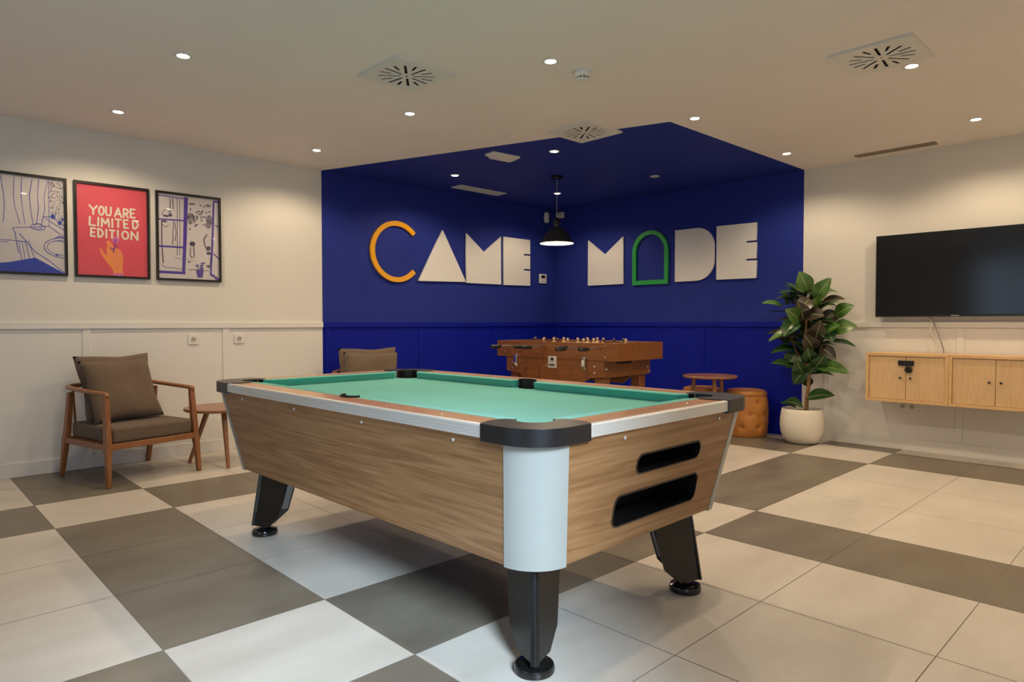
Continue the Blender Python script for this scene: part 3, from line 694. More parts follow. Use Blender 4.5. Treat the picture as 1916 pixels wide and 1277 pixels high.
# corner posts, castings, pockets, legs
for fn in corners():
    mb = MB(); n_ = 16
    def arcp(z, r, rin): 
        cc_ = e(z)+RC; out = []
        for i in range(n_+1):
            a = math.radians(180+90*i/n_); out.append(P(*fn(cc_+r*math.sin(a), cc_+r*math.cos(a)), z))
        for i in range(n_, -1, -1):
            a = math.radians(180+90*i/n_); out.append(P(*fn(cc_+rin*math.sin(a), cc_+rin*math.cos(a)), z))
        return out
    mb.loft(arcp(ZB-.006, RC+.002, RC-.02), arcp(ZT, RC+.002, RC-.02)); mb.build('corner_post', M['lam'], pt, smooth=True)
    # casting
    outer = [(.225, -.003)]+[(.125+.128*math.sin(math.radians(a)), .125+.128*math.cos(math.radians(a))) for a in range(180, 271, 8)]+[(-.003, .225)]
    pc, pr = .163, .060
    inner = [(.030, .243), (.075, .252), (.115, .243), (.128, .215)]+[(pc+pr*math.cos(math.radians(a)), pc+pr*math.sin(math.radians(a))) for a in range(112, 339, 9)]+[(.215, .128), (.243, .115), (.252, .075), (.243, .030)]
    inner = [(s, t_) for s, t_ in inner]
    ring_ = outer+inner
    ctr = (.07, .07)
    mb = MB()
    def lift(p):   # gentle dome: slightly lower towards the outside edge
        return .790
    A1 = [P(*fn(s, t_), .7385) for s, t_ in ring_]; B1 = [P(*fn(s, t_), lift((s, t_))) for s, t_ in ring_]
    mb.loft(A1, B1); ob = mb.build('corner_casting', M['blk'], pt, bevel=.010, seg=4)
    # pocket cup
    mb = MB(); K = 28
    R_ = [[P(*fn(pc+r*math.cos(2*PI*i/K), pc+r*math.sin(2*PI*i/K)), z) for i in range(K)] for r, z in ((.02, .652), (.054, .655), (.058, .67), (.0595, .746), (.062, .746), (.062, .65), (.02, .648))]
    mb.rings(R_).build('pocket', M['dark'], pt, smooth=True)
    # leg
    zt_, zb_ = .352, .046; HV = math.radians(27)
    def cin(z): return .146+(z-zb_)/(zt_-zb_)*.034
    legs_ = []
    for sw in (1, -1):      # the two wings of the V shaped leg
        def at(d, z, off):  # d along the wing from the outer edge, off = thickness inward
            an = PI/4+sw*HV; px_, py_ = math.cos(an), math.sin(an)
            nx, ny = math.cos(an-sw*PI/2), math.sin(an-sw*PI/2)
            k = cin(z)
            return fn(k+px_*d+nx*off, k+py_*d+ny*off)
        pr2 = [(0, zt_), (.205, zt_), (.172, .105), (.112, zb_), (0, zb_)]
        legs_.append(([P(*at(d, z, 0), z) for d, z in pr2], [P(*at(d, z, .016), z) for d, z in pr2]))
        if sw == 1: p_in = [(P(*at(.012, z, .0165), z), P(*at(d, z, .0165), z), P(*at(.012, z, .018), z), P(*at(d, z, .018), z)) for z, d in ((zt_, .195), (.115, .165))]
        else: p_in2 = [(P(*at(.012, z, .0165), z), P(*at(d, z, .0165), z), P(*at(.012, z, .018), z), P(*at(d, z, .018), z)) for z, d in ((zt_, .195), (.115, .165))]
    leg = MB()
    for A2, B2 in legs_: leg.loft(A2, B2)
    lo = leg.build('leg', M['legblk'], pt, bevel=.0015)
    for pi_ in (p_in, p_in2):
        (a0, a1, a2, a3), (b0, b1, b2, b3) = pi_
        MB().hexa([b0, b1, b3, b2, a0, a1, a3, a2]).build('inner_face', M['leglit'], lo)
    c_ = P(*fn(.175, .175), 0)
    c_ = P(*fn(.195, .195), 0)
    MB().lathe([(.055, 0), (.062, .004), (.064, .016), (.060, .026), (.040, .032), (.022, .036), (.017, .045), (.017, .13)], c_, n=32).build('levelling_foot', M['blkgloss'], lo, smooth=True)
# rails, bands, cushions
for t0, sg in ((0, 1), (TW, -1)):
    f_ = lambda s, t_, z: P(s, t0+sg*t_, z)
    mb = MB(); hp = .052
    ringp = [(.20, .012), (TL-.20, .012), (TL-.20, .118), (TL/2+hp, .118)]+[(TL/2+hp*math.cos(a), .118-.028*math.sin(a)) for a in [PI*i/8 for i in range(1, 8)]]+[(TL/2-hp, .118), (.20, .118)]
    mb.loft([f_(s, t_, .742) for s, t_ in ringp], [f_(s, t_, .786) for s, t_ in ringp]); mb.build('side_rail', M['rail'], pt, bevel=.001)
    for s0_ in (.222,):
        mb = MB(); pr_ = [(.013, .7476), (0, .7476), (0, .7555), (.0016, .7565), (0, .7575), (0, .7645), (.0016, .7655), (0, .7665), (0, .7735), (.0016, .7745), (0, .7755), (0, .783), (.003, .7868), (.013, .7880)]
        mb.loft([f_(s0_, t_, z) for t_, z in pr_], [f_(TL-s0_, t_, z) for t_, z in pr_]); mb.build('metal_band', M['band'], pt)
    for a, b, ka, kb in ((.205, TL/2-.060, .055, .020), (TL/2+.060, TL-.205, .020, .055)):
        mb = MB()
        A2 = [f_(a, .118, .749), f_(a, .118, .7875), f_(a+ka, .168, .7845), f_(a+ka*.9, .157, .749)]
        B2 = [f_(b, .118, .749), f_(b, .118, .7875), f_(b-kb, .168, .7845), f_(b-kb*.9, .157, .749)]
        mb.loft(A2, B2).build('cushion', M['felt'], pt, bevel=.002)
    mb = MB()
    for z0_, z1_, r0_, r1_ in ((.650, .794, .050, .056),):
        for i in range(14):
            a0, a1 = PI*(-.08)+PI*1.16*i/14, PI*(-.08)+PI*1.16*(i+1)/14
            pp = [(TL/2+r*math.cos(a), .128-r*.62*math.sin(a)) for r, a in ((r0_, a0), (r0_, a1), (r1_, a1), (r1_, a0))]
            mb.hexa([f_(s, t_, z0_) for s, t_ in pp]+[f_(s, t_, z1_) for s, t_ in pp])
    pp = [(TL/2-.058, .09), (TL/2+.058, .09), (TL/2+.058, .17), (TL/2-.058, .17)]
    mb.loft([f_(s, t_, .648) for s, t_ in pp], [f_(s, t_, .654) for s, t_ in pp])
    for sg2 in (1, -1):    # side walls of the mouth
        pp = [(TL/2+sg2*.050, .12), (TL/2+sg2*.056, .12), (TL/2+sg2*.056, .166), (TL/2+sg2*.050, .166)]
        mb.loft([f_(s, t_, .654) for s, t_ in pp], [f_(s, t_, .7475) for s, t_ in pp])
    mb.build('pocket', M['dark'], pt)
for s0_, sg in ((0, 1), (TL, -1)):
    f_ = lambda s, t_, z: P(s0_+sg*s, t_, z)
    mb = MB(); pp = [(.012, .20), (.118, .20), (.118, TW-.20), (.012, TW-.20)]
    mb.loft([f_(s, t_, .742) for s, t_ in pp], [f_(s, t_, .786) for s, t_ in pp]); mb.build('end_rail', M['railx'], pt, bevel=.001)
    mb = MB()
    mb.loft([f_(t_, .222, z) for t_, z in pr_], [f_(t_, TW-.222, z) for t_, z in pr_]); mb.build('metal_band', M['band'], pt)
    a, b = .205, TW-.205
    mb = MB(); A2 = [f_(.118, a, .749), f_(.118, a, .7875), f_(.168, a+.055, .7845), f_(.157, a+.05, .749)]; B2 = [f_(.118, b, .749), f_(.118, b, .7875), f_(.168, b-.055, .7845), f_(.157, b-.05, .749)]
    mb.loft(A2, B2).build('cushion', M['felt'], pt, bevel=.002)
# cloth bed with pocket cut outs
lp = []
def co(cs, ct, a0, a1, n_=14): return [(ct+.0605*math.cos(math.radians(a0+(a1-a0)*i/n_)), cs+.0605*math.sin(math.radians(a0+(a1-a0)*i/n_))) for i in range(n_+1)]
pc = .163; x0, x1, y0, y1 = .11, TW-.11, .11, TL-.11
# outline in (t,s): start near-left going along t
lp += co(pc, pc, 118, 332-360)[::1]
lp += co(pc, TW-pc, 208, 62)
lp += [(x1, TL/2-.052)]+[(TW-.128-.034*math.sin(a)-.004, TL/2-.052*math.cos(a)) for a in [PI*i/10 for i in range(11)]]+[(x1, TL/2+.052)]
lp += co(TL-pc, TW-pc, 298-360, -208)
lp += co(TL-pc, pc, 28, -118)
lp += [(x0, TL/2+.052)]+[(.128+.034*math.sin(a)+.004, TL/2+.052*math.cos(a)) for a in [PI*i/10 for i in range(11)]]+[(x0, TL/2-.052)]
# keep only the inward halves of the arcs: clip points to the bed rectangle
lp = [(max(x0, min(x1, a)), max(y0, min(y1, b))) for a, b in lp]
shape('cloth_bed', [[(a-TW/2, b-TL/2) for a, b in lp]], .02, Matrix.Translation((0, 0, .7385)), M['felt'], pt)
# bolts on the panels and sights on the rails
for s in (.369, .885, 1.402, 1.918):
    for t0, sg in ((0, 1), (TW, -1)):
        c_ = P(s, t0+sg*(e(.722)-.001), .722)
        MB().rings([[(c_[0]-sg*x, c_[1]+r*math.cos(2*PI*i/12), c_[2]+r*math.sin(2*PI*i/12)) for i in range(12)] for r, x in ((.006, 0), (.006, .002), (.003, .0035))]).build('bolt', M['band'], pt)
for t_ in (.33, .395+.02, 1.013):
    if t_ == .33: continue
    for s0_, sg in ((0, 1), (TL, -1)):
        c_ = P(s0_+sg*(e(.722)-.001), t_, .722)
        MB().rings([[(c_[0]+r*math.cos(2*PI*i/12), c_[1]-sg*x, c_[2]+r*math.sin(2*PI*i/12)) for i in range(12)] for r, x in ((.006, 0), (.006, .002), (.003, .0035))]).build('bolt', M['band'], pt)
def sight(s, t_):
    MB().lathe([(.0065, 0), (.0065, .0008), (.003, .0016)], P(s, t_, .786), n=14).build('sight', M['chrome'], pt)
for t_ in (.07, TW-.07):
    for s in (.49, .81, 1.48, 1.80): sight(s, t_)
for s in (.07, TL-.07):
    for t_ in (.40, TW/2, TW-.40): sight(s, t_)

# ------------------------------------------------------------------ cushions and armchairs
def pillow_mesh(w_, h_, th, pinch=.07, seed=0, n_=18, lump=.006):
    rnd = random.Random(seed); b = bmesh.new(); ph = [rnd.uniform(0, 6) for _ in range(8)]
    top, bot = {}, {}
    for i in range(n_+1):
        for j in range(n_+1):
            u, v = -1+2*i/n_, -1+2*j/n_
            x = w_/2*u*(1-pinch*(1-v*v)*abs(u)**1.5); y = h_/2*v*(1-pinch*(1-u*u)*abs(v)**1.5)
            k = max(0, (1-u**4)*(1-v**4))**.55*th/2
            k += lump*(math.sin(4*u+ph[0]+2*v)+.7*math.sin(7*v+ph[1]-3*u))*max(0, (1-u*u)*(1-v*v))**.4
            dx = .004*math.sin(5*v+ph[2]); dy = .004*math.sin(5*u+ph[3])
            e_ = i in (0, n_) or j in (0, n_)
            top[i, j] = b.verts.new((x+dx, y+dy, k if not e_ else 0))
            bot[i, j] = top[i, j] if e_ else b.verts.new((x+dx, y+dy, -k))
    for i in range(n_):
        for j in range(n_):
            b.faces.new((top[i, j], top[i+1, j], top[i+1, j+1], top[i, j+1]))
            b.faces.new((bot[i, j], bot[i, j+1], bot[i+1, j+1], bot[i+1, j]))
    bmesh.ops.recalc_face_normals(b, faces=b.faces)
    me = bpy.data.meshes.new('pillow'); b.to_mesh(me); b.free(); return me
def make_chair(lab):
    t = thing('armchair', lab, 'armchair', group='wooden armchairs')
    wd = M['chairw']
    for sx in (-1, 1):
        # front leg: foot y=-.33, top y=-.275 ; rear leg: foot .31, top .20
        lg = MB(); lg.rings([[Vector((sx*x+a, y+b, z)) for a, b in ((-wx, -wy), (wx, -wy), (wx, wy), (-wx, wy))] for x, y, z, wx, wy in
                ((.315, -.332, 0, .014, .016), (.308, -.315, .20, .018, .021), (.305, -.305, .25, .019, .027), (.303, -.302, .30, .018, .026), (.298, -.28, .56, .017, .019), (.297, -.276, .612, .016, .017))])
        lg.build('leg', wd, t, bevel=.006)
        lg = MB(); lg.rings([[Vector((sx*x+a, y+b, z)) for a, b in ((-wx, -wy), (wx, -wy), (wx, wy), (-wx, wy))] for x, y, z, wx, wy in
                ((.305, .335, 0, .014, .016), (.302, .290, .20, .018, .022), (.300, .275, .27, .019, .028), (.298, .262, .32, .018, .026), (.296, .215, .58, .017, .019), (.296, .21, .60, .016, .017))])
        lg.build('leg', wd, t, bevel=.006)
        ar = MB(); ar.rings([[Vector((sx*x, y, z))+Vector((a, 0, c)) for a, c in [(wx*math.cos(2*PI*k/10), .0145*math.sin(2*PI*k/10)) for k in range(10)]] for x, y, z, wx in
                ((.297, -.298, .598, .010), (.297, -.292, .606, .018), (.297, -.275, .611, .021), (.300, -.10, .617, .022), (.300, .12, .624, .025), (.294, .235, .630, .025), (.270, .290, .634, .020), (.25, .300, .635, .012))])
        ar.build('armrest', wd, t, smooth='all')
    fr = MB().box(-.29, .29, -.325, -.295, .243, .283).box(-.29, .29, .255, .285, .243, .283)
    for sx in (-1, 1): fr.box(sx*.302-.013, sx*.302+.013, -.29, .265, .240, .280)
    fr.build('seat_frame', wd, t, bevel=.004)
    mb = MB()
    for k in range(5): mb.box(-.285, .285, -.24+k*.1, -.20+k*.1, .262, .272)
    mb.build('seat_slats', wd, t)
    bk = MB()
    bk.tube([(-.25, .300, .635), (-.1, .315, .64), (.1, .315, .64), (.25, .300, .635)], .016, 8)
    for k in range(7):
        x = -.24+.08*k; bk.bar((x, .262, .28), (x, .305, .63), .012, .014)
    bk.build('back_frame', wd, t, smooth=True)
    sc = MB(); sc.box(-.278, .278, -.318, .245, .284, .388)
    o = sc.build('seat_cushion', M['fab'], t, bevel=.022, seg=4)
    me = pillow_mesh(.53, .50, .13, seed=3)
    bc = finish('back_cushion', me, M['fab'], t, smooth='all')
    bc.location = (.0, .150, .622); bc.rotation_euler = (math.radians(66), 0, 0)
    return t
ch = make_chair('wooden armchair with taupe cushions standing by the white left wall under the posters')
ch.location = (-4.985, -.42, 0); ch.rotation_euler = (0, 0, math.radians(13.3))
def pillow(parent, lab, x, y, z, rx, rz, w_=.49, h_=.47, seed=11):
    p = bpy.data.objects.new('throw_pillow', pillow_mesh(w_, h_, .13, .07, seed)); C.objects.link(p); p.data.materials.append(M['fab'])
    for f in p.data.polygons: f.use_smooth = True
    tag(p, lab, 'pillow', 'loose pillows')
    base = Matrix.Translation(parent.location) @ Matrix.Rotation(parent.rotation_euler.z, 4, 'Z')
    p.matrix_world = base @ Matrix.Translation((x, y, z)) @ Matrix.Rotation(rz, 4, 'Z') @ Matrix.Rotation(rx, 4, 'X')
    return p
pillow(ch, 'square taupe pillow leaning in the armchair by the white wall', -.035, .035, .610, math.radians(64), math.radians(2))
ch2 = copy_tree(ch); ch2.location = (-3.08, -.54, 0); ch2.rotation_euler = (0, 0, math.radians(-27))
tag(ch2, 'wooden armchair with taupe cushions mostly hidden behind the billiard table, by the blue wall', 'armchair')
pillow(ch2, 'square taupe pillow showing above the billiard table against the blue wall', .02, .035, .600, math.radians(64), math.radians(-2), seed=5)

# ------------------------------------------------------------------ round tables
def round_table(x, y, z, r, lab, splay, ang, th=.024):
    t = thing('round_side_table', lab, 'table', (x, y, 0), 0, 'round wooden side tables')
    MB().lathe([(r-.012, z-th), (r-.002, z-th+.006), (r, z-.006), (r-.004, z)], n=64).build('tabletop', M['tablew'], t, smooth=True)
    for k in range(3):
        a = ang+k*2*PI/3
        MB().tube([(splay[1]*math.cos(a), splay[1]*math.sin(a), 0), (splay[0]*math.cos(a), splay[0]*math.sin(a), z-th)], [.013, .021], 14).build('leg', M['tablew'], t, smooth=True)
round_table(-4.375, -.50, .437, .265, 'round wooden side table with splayed legs beside the armchair', (.10, .245), math.radians(-100))
round_table(-.615, -2.53, .587, .25, 'round wooden side table between the football table and the plant', (.15, .185), math.radians(-135))

# ------------------------------------------------------------------ poufs
def pouf(x, y, lab, rz=0, R=.205, Hh=.445):
    t = thing('leather_pouf', lab, 'pouf', (x, y, 0), rz, 'tan leather poufs')
    b = bmesh.new(); nz, na = 36, 96; rows = []
    tuf = []
    for k in range(8):
        tuf += [(k*PI/4, .335*1.0), (k*PI/4, .10)]; tuf.append((k*PI/4+PI/8, .22))
    prof_ = []
    for i in range(nz+1):
        z = Hh*.90*i/nz; u = i/nz; bulge = (1-(2*u-1)**4)
        prof_.append((R*(.87+.13*bulge**.7), z))
    for r0_, z in prof_:
        row = []
        for j in range(na):
            a = 2*PI*j/na; d = 0
            for ta, tz in tuf:
                da = (a-ta+PI) % (2*PI)-PI; dd = (da*R)**2+(z-tz)**2
                d += .016*math.exp(-dd/.00022)+.008*math.exp(-dd/.0014)
            r_ = r0_-d
            row.append(b.verts.new((r_*math.cos(a), r_*math.sin(a), z)))
        rows.append(row)
    for A, B in zip(rows, rows[1:]):
        for j in range(na): b.faces.new((A[j], A[(j+1) % na], B[(j+1) % na], B[j]))
    b.faces.new(rows[0][::-1]); b.faces.new(rows[-1])
    me = bpy.data.meshes.new('body'); b.to_mesh(me); b.free()
    finish('body', me, M['leather'], t, smooth=True)
    MB().lathe([(R*.86, Hh*.885), (R*.90, Hh*.89), (R*.925, Hh*.905), (R*.93, Hh*.935), (R*.87, Hh*.975), (R*.70, Hh*.995), (R*.3, Hh), (R*.02, Hh*.992)], n=64).build('seat_pad', M['leather'], t, smooth=True)
    ring = [(R*.925*math.cos(2*PI*i/48), R*.925*math.sin(2*PI*i/48), Hh*.895) for i in range(49)]
    MB().tube(ring, .005, 8).build('piping', M['leather'], t, smooth=True)
    mb = MB()
    for a, z in tuf:
        rr = R*.985-.018; mb.lathe([(.006, -.003), (.005, .002), (.002, .003)], n=8)
        v = mb.b.verts[:] if False else None
    mb.b.free()
    mb = MB()
    for a, z in tuf:
        mb.tube([((R*.955)*math.cos(a), (R*.955)*math.sin(a), z), ((R*.972)*math.cos(a), (R*.972)*math.sin(a), z)], .0055, 8)
    mb.build('buttons', M['leather'], t, smooth=True)
    return t
pouf(-.262, -2.715, 'tan buttoned leather pouf beside the potted plant', .3)
pouf(-.33, -2.28, 'tan leather pouf half hidden behind the round table', .1, R=.195)

# ------------------------------------------------------------------ potted plant
PX, PY = -.295, -3.265
t = thing('potted_rubber_plant', 'tall green rubber plant in a round white pot by the end of the blue wall', 'plant', (PX, PY, 0))
outp = [(.095, 0), (.125, .006), (.158, .045), (.178, .10), (.185, .16), (.183, .22), (.176, .27), (.170, .305), (.166, .312), (.160, .308), (.163, .27), (.17, .2), (.10, .19)]
MB().lathe(outp, n=56).build('pot', M['pot'], t, smooth=True)
MB().lathe([(.1625, .262), (.163, .278), (.08, .284), (.01, .286)], n=40).build('soil', M['soil'], t, smooth=True)
# viewer-relative axes at the plant: r along image right, w towards the viewer
wv = (Vector((CAM.x, CAM.y, 0))-Vector((PX, PY, 0))).normalized(); rr = Vector((-wv.y, wv.x, 0))
def V3(a, b, z): return rr*a+wv*b+Vector((0, 0, z))
mb = MB()
stem = [V3(.035, 0, .27), V3(.038, 0, .40), V3(.05, 0, .50), V3(.055, 0, .62), V3(.03, 0, .75), V3(.02, -.01, .95), V3(.03, 0, 1.15), V3(.04, .0, 1.30)]
mb.tube(stem, [.019, .017, .017, .016, .014, .012, .010, .007], 10)
mb.tube([V3(.055, 0, .60), V3(.12, .02, .72), V3(.16, .03, .90)], [.010, .008, .006], 8)
mb.tube([V3(.03, 0, .70), V3(-.05, .04, .82), V3(-.12, .05, 1.0)], [.010, .008, .006], 8)
mb.build('stem', M['bark'], t, smooth=True)
leafb = bmesh.new()
def leaf(base, tip, wid, up, mi, droop=.12, fold=.25):
    base, tip = Vector(base), Vector(tip); L_ = (tip-base).length; d = (tip-base).normalized()
    up = Vector(up); up = (up-d*up.dot(d)).normalized(); sd = d.cross(up)
    n_ = 12; prev = None
    for i in range(n_+1):
        u = i/n_; wl = wid/2*max(0, math.sin(PI*min(1, u**.82)))**.75*(1-.12*u) if 0 < u < 1 else .0006
        if u > .9: wl = wid/2*.32*(1-u)/.1+.0006
        ctr = base+d*L_*u+up*(droop*L_*math.sin(PI*u*.9)-droop*L_*u*.4)
        row = [leafb.verts.new(ctr+sd*wl*k+up*(abs(k)**1.3*wl*fold-(.004 if k == 0 else 0))) for k in (-1, -.6, -.06, .06, .6, 1)]
        if prev:
            for k in range(5):
                f = leafb.faces.new((prev[k], prev[k+1], row[k+1], row[k])); f.material_index = 3 if k == 2 else mi; f.smooth = True
        prev = row
    mbp = MB.__new__(MB)
sx_ = lambda px: (px-1510)/1245*5.95      # from measured leaf tips
sz_ = lambda py: 1.08-(py-604.9)/1245*5.95
# measured leaves: base px, tip px, width m, depth toward viewer, normal, material
LV = [((1518, 545), (1503, 509), .11, .05, (.1, 1, .1), 1), ((1520, 560), (1556, 520), .06, .0, (-.3, .3, 1), 0), ((1532, 562), (1556, 524), .12, .10, (-.3, 1, .3), 1),
      ((1505, 548), (1475, 527), .035, -.05, (0, .3, 1), 0), ((1482, 572), (1472, 542), .05, .05, (1, .7, 0), 1), ((1475, 575), (1438, 568), .07, .10, (0, .6, 1), 1),
      ((1478, 585), (1440, 589), .03, .05, (0, .2, 1), 0), ((1540, 570), (1580, 562), .09, .08, (.1, .6, 1), 2), ((1532, 588), (1572, 566), .05, .15, (0, .5, 1), 1),
      ((1565, 592), (1594, 574), .10, .10, (-.4, 1, .5), 1), ((1560, 618), (1599, 612), .11, .15, (0, 1, .5), 1), ((1555, 640), (1598, 648), .06, .10, (0, .5, 1), 0),
      ((1500, 615), (1452, 640), .06, .20, (.2, .6, 1), 1), ((1498, 632), (1451, 637), .08, .15, (.1, .7, 1), 2), ((1500, 628), (1446, 625), .07, .05, (0, .6, 1), 2),
      ((1495, 655), (1455, 662), .08, .12, (0, .6, 1), 0), ((1500, 690), (1456, 680), .09, .15, (.1, .7, 1), 0), ((1534, 686), (1588, 696), .11, .15, (.1, .8, .8), 1),
      ((1520, 560), (1505, 585), .10, .14, (0, 1, .2), 2), ((1535, 575), (1527, 560), .07, .16, (0, 1, .3), 1), ((1512, 600), (1500, 565), .12, .16, (.2, 1, 0), 2),
      ((1498, 600), (1478, 630), .13, .20, (-.2, 1, .1), 0), ((1505, 600), (1480, 580), .11, .22, (-.1, 1, .3), 1), ((1530, 640), (1540, 600), .13, .18, (0, 1, -.1), 2),
      ((1530, 655), (1512, 625), .12, .22, (0, 1, .1), 2), ((1545, 610), (1560, 640), .12, .16, (.2, 1, .1), 0), ((1525, 680), (1518, 650), .13, .16, (0, 1, 0), 0),
      ((1512, 700), (1500, 672), .12, .18, (-.2, 1, 0), 0), ((1530, 690), (1548, 662), .11, .14, (.3, 1, .1), 0), ((1490, 640), (1470, 612), .10, .0, (0, 1, .2), 0),
      ((1520, 700), (1555, 668), .07, .05, (.2, .6, .6), 0), ((1516, 690), (1495, 722), .10, -.04, (-.1, 1, .2), 0), ((1518, 705), (1520, 726), .07, -.08, (0, 1, .2), 0),
      ((1518, 746), (1565, 738), .12, .06, (0, .7, .9), 0), ((1512, 762), (1480, 752), .10, .10, (0, .6, 1), 0), ((1500, 765), (1472, 756), .06, .05, (0, .5, 1), 0),
      ((1540, 600), (1575, 590), .10, .0, (0, 1, .4), 2), ((1545, 625), (1572, 610), .09, .2, (0, .8, .6), 1), ((1520, 590), (1545, 592), .10, .2, (0, 1, .3), 2),
      ((1500, 660), (1482, 690), .12, .05, (0, 1, .1), 0), ((1540, 650), (1566, 672), .09, .05, (.2, 1, .2), 2), ((1490, 560), (1492, 535), .05, -.05, (.6, 1, 0), 0)]
for (bx_, by_), (tx_, ty_), wd_, dp, nm, mi in LV:
    b0 = V3(sx_(bx_)*.98, dp*.35, sz_(by_)); t0 = V3(sx_(tx_), dp, sz_(ty_))
    n3 = rr*nm[0]+wv*nm[1]+Vector((0, 0, nm[2]))
    leaf(b0, t0, min(wd_*1.45, .155), n3, mi)
rnd = random.Random(4)
for k in range(84):     # leaves on the far side and filling the crown
    z = .62+.76*k/84; a = 2.4*k; rad = .30*(1-abs((z-1.0)/.62)**2.2)+.06
    st = V3(.035, 0, z)
    d = V3(math.cos(a), math.sin(a)*.9, 0)
    if d.dot(wv) > .55: continue
    ln = min(rad, .27)*rnd.uniform(.8, 1.05)
    leaf(st+d*.03, st+d*ln+Vector((0, 0, rnd.uniform(-.02, .12))), rnd.uniform(.10, .145), Vector((0, 0, 1))+d*rnd.uniform(-.6, .2)+wv*.3, rnd.choice((0, 0, 1, 2)))
me = bpy.data.meshes.new('foliage'); leafb.to_mesh(me); leafb.free()
me.transform(Matrix.Identity(4))
# keep leaves off the wall behind
for v in me.vertices:
    lim = -PX-.03
    if v.co.x > lim-.06: v.co.x = lim-.06+.06*math.tanh((v.co.x-lim+.06)/.06)
finish('foliage', me, [M['leaf1'], M['leaf2'], M['leaf3'], M['leafr']], t)

# ------------------------------------------------------------------ football table
FX, FY, FW, FL_ = -1.794, -2.330, .697, 1.484
ZF, ZM, ZL = .908, .752, .60
ft = thing('table_football', 'brown wooden coin operated football table with steel rods before the blue walls', 'football table', (FX, FY, 0))
def fbox(mb, x0, x1, y0, y1, z0, z1): return mb.box(x0, x1, y0, y1, z0, z1)
w_ = .032
mb = MB(); mb.box(0, w_, 0, FL_, ZM, ZF).box(FW-w_, FW, 0, FL_, ZM, ZF).box(w_, FW-w_, 0, w_, ZM, ZF).box(w_, FW-w_, FL_-w_, FL_, ZM, ZF)
mb.build('upper_box', M['foos'], ft, bevel=.004)
MB().box(w_, FW-w_, w_, FL_-w_, ZM+.005, ZM+.03).build('playing_field', mat('pitch_green', (.03, .12, .05), .4), ft)
a, b = .135, FL_-.135; c, d = .0, FW
# lower body with arched long panels
lower = MB()
def archp(x):
    L = [(a, ZM), (a, .615), (a+.105, .600), (a+.15, .600), (a+.19, .585), (a+.24, .545), (a+.30, .50), (b-.30, .50), (b-.24, .545), (b-.19, .585), (b-.15, .600), (b-.105, .600), (b, .615), (b, ZM)]
    return [(x, y, z) for y, z in L]
lower.loft(archp(c+.004), archp(c+.030)); lower.loft(archp(d-.030), archp(d-.004))
lower.box(c+.03, d-.03, a, a+.026, .607, ZM-.001).box(c+.03, d-.03, b-.026, b, .607, ZM-.001).box(c+.03, d-.03, a+.026, b-.026, .607, .62)
lower.build('cabinet', M['foos'], ft, bevel=.003)
shape('ball_slot', [rrect(.17, .40, ZM-.032, ZM-.008, .011)], .004, Matrix(((1, 0, 0, 0), (0, 0, -1, a-.001), (0, 1, 0, 0), (0, 0, 0, 1))), M['dark'], ft)
for x in (c+.034, d-.134):
    for y in (a+.03, b-.125):
        MB().hexa([(x+.01, y+.01, 0), (x+.085, y+.01, 0), (x+.085, y+.085, 0), (x+.01, y+.085, 0), (x, y, .606), (x+.098, y, .606), (x+.098, y+.095, .606), (x, y+.095, .606)]).build('leg', M['foos'], ft, bevel=.004)
def knob_x(y, z, r=.011, x=0.0, nm='bolt'):
    MB().rings([[(x-h, y+rr_*math.cos(2*PI*i/14), z+rr_*math.sin(2*PI*i/14)) for i in range(14)] for rr_, h in ((r, 0), (r, .004), (r*.6, .010))]).build(nm, M['chrome'], ft, smooth=True)
for y, z, r in ((.115, .882, .008), (.115, .785, .008), (FL_-.11, .80, .008)): knob_x(y, z, r)
for y in (a+.10, b-.08):
    for z in (.70, .645): knob_x(y, z, .011, .004)
for x, z in ((.035, .70), (FW-.045, .70), (FW-.02, .655)):
    MB().rings([[(x+rr_*math.cos(2*PI*i/14), a-h, z-.02+rr_*math.sin(2*PI*i/14)) for i in range(14)] for rr_, h in ((.011, 0), (.011, .004), (.006, .010))]).build('bolt', M['chrome'], ft, smooth=True)
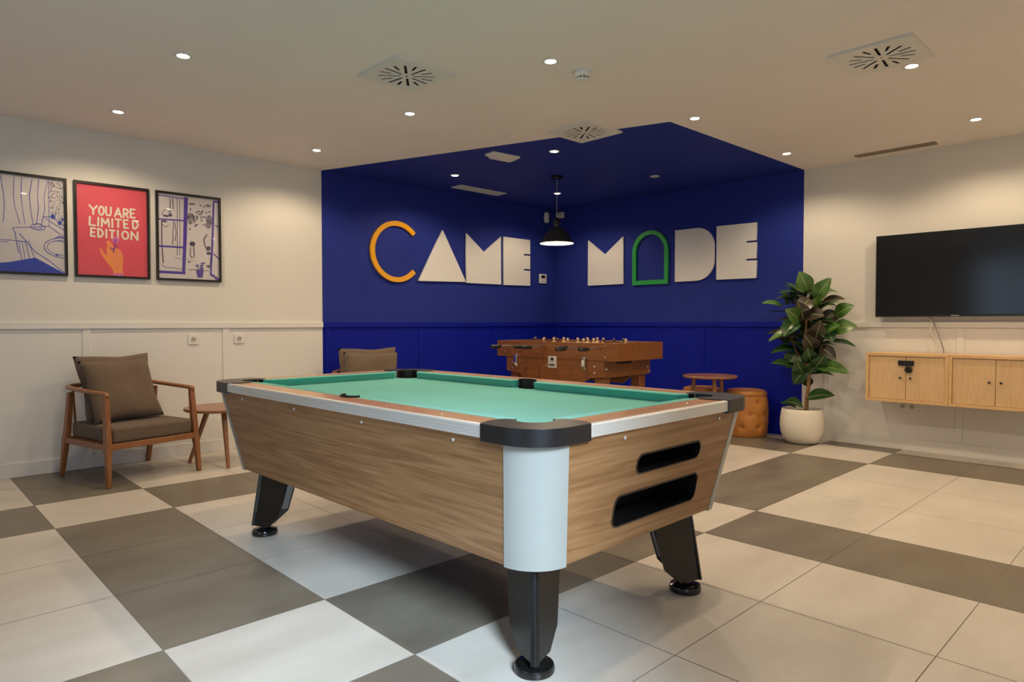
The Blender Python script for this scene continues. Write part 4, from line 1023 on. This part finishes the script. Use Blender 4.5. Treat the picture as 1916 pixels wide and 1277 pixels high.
# coin plate and the two pull handles on the long side
MB().box(-.004, .0045, .68, .785, .665, .775).build('coin_plate', M['band'], ft, bevel=.003)
MB().box(-.008, -.004, .715, .745, .735, .76).box(-.010, -.004, .70, .77, .69, .70).build('coin_slot', M['blk'], ft)
knob_x(.735, .80, .006); knob_x(.80, .69, .008)
for y in (.345, 1.20):
    MB().rings([[(-x_, y+yy, z) for x_, yy in ((-.002, -.018), (x1_, -.018), (x1_, .018), (-.002, .018))] for z, x1_ in ((.665, .006), (.70, .030), (.76, .024), (.785, .008))]).build('pull_handle', M['chrome'], ft, bevel=.003)
# rods with grips and players
ZRD = ZF-.048
slides = [.16, .26, .05, .23, .17, .10, .24, .30]
team = ['brass', 'playerd', 'brass', 'brass', 'playerd', 'brass', 'playerd', 'playerd']
cnt = [1, 3, 3, 4, 4, 3, 3, 1]
for k in range(8):
    y = .16+(FL_-.32)*k/7; out = slides[k]; side = -1 if k % 2 == 0 or k in (1, 5) else 1
    x0_, x1_ = (-out-.02, FW+.10) if side < 0 else (-.06, FW+out*.6+.02)
    rod = MB().tube([(x0_, y, ZRD), (x1_, y, ZRD)], .008, 10).build('rod', M['steel'], ft, smooth=True)
    gx = x0_ if side < 0 else x1_; s_ = -1 if side < 0 else 1
    MB().rings([[(gx+s_*h, y+r*math.cos(2*PI*i/14), ZRD+r*math.sin(2*PI*i/14)) for i in range(14)] for h, r in ((-.01, .010), (0, .016), (.03, .0185), (.07, .016), (.10, .0185), (.115, .014))]).build('grip', M['blk'], rod, smooth=True)
    for j in range(cnt[k]):
        px_ = FW/2+(j-(cnt[k]-1)/2)*.145+.05*math.sin(k*2.1)
        px_ = max(.07, min(FW-.07, px_))
        pl = MB()
        pl.rings([[(px_+r*1.2*math.cos(2*PI*i/10), y+r*.8*math.sin(2*PI*i/10), ZRD+z) for i in range(10)] for z, r in ((-.085, .010), (-.07, .014), (-.03, .012), (0, .018), (.025, .021), (.040, .017), (.046, .008), (.052, .010), (.062, .0135), (.074, .012), (.080, .005))])
        pl.build('player', M[team[k]], rod, smooth=True)
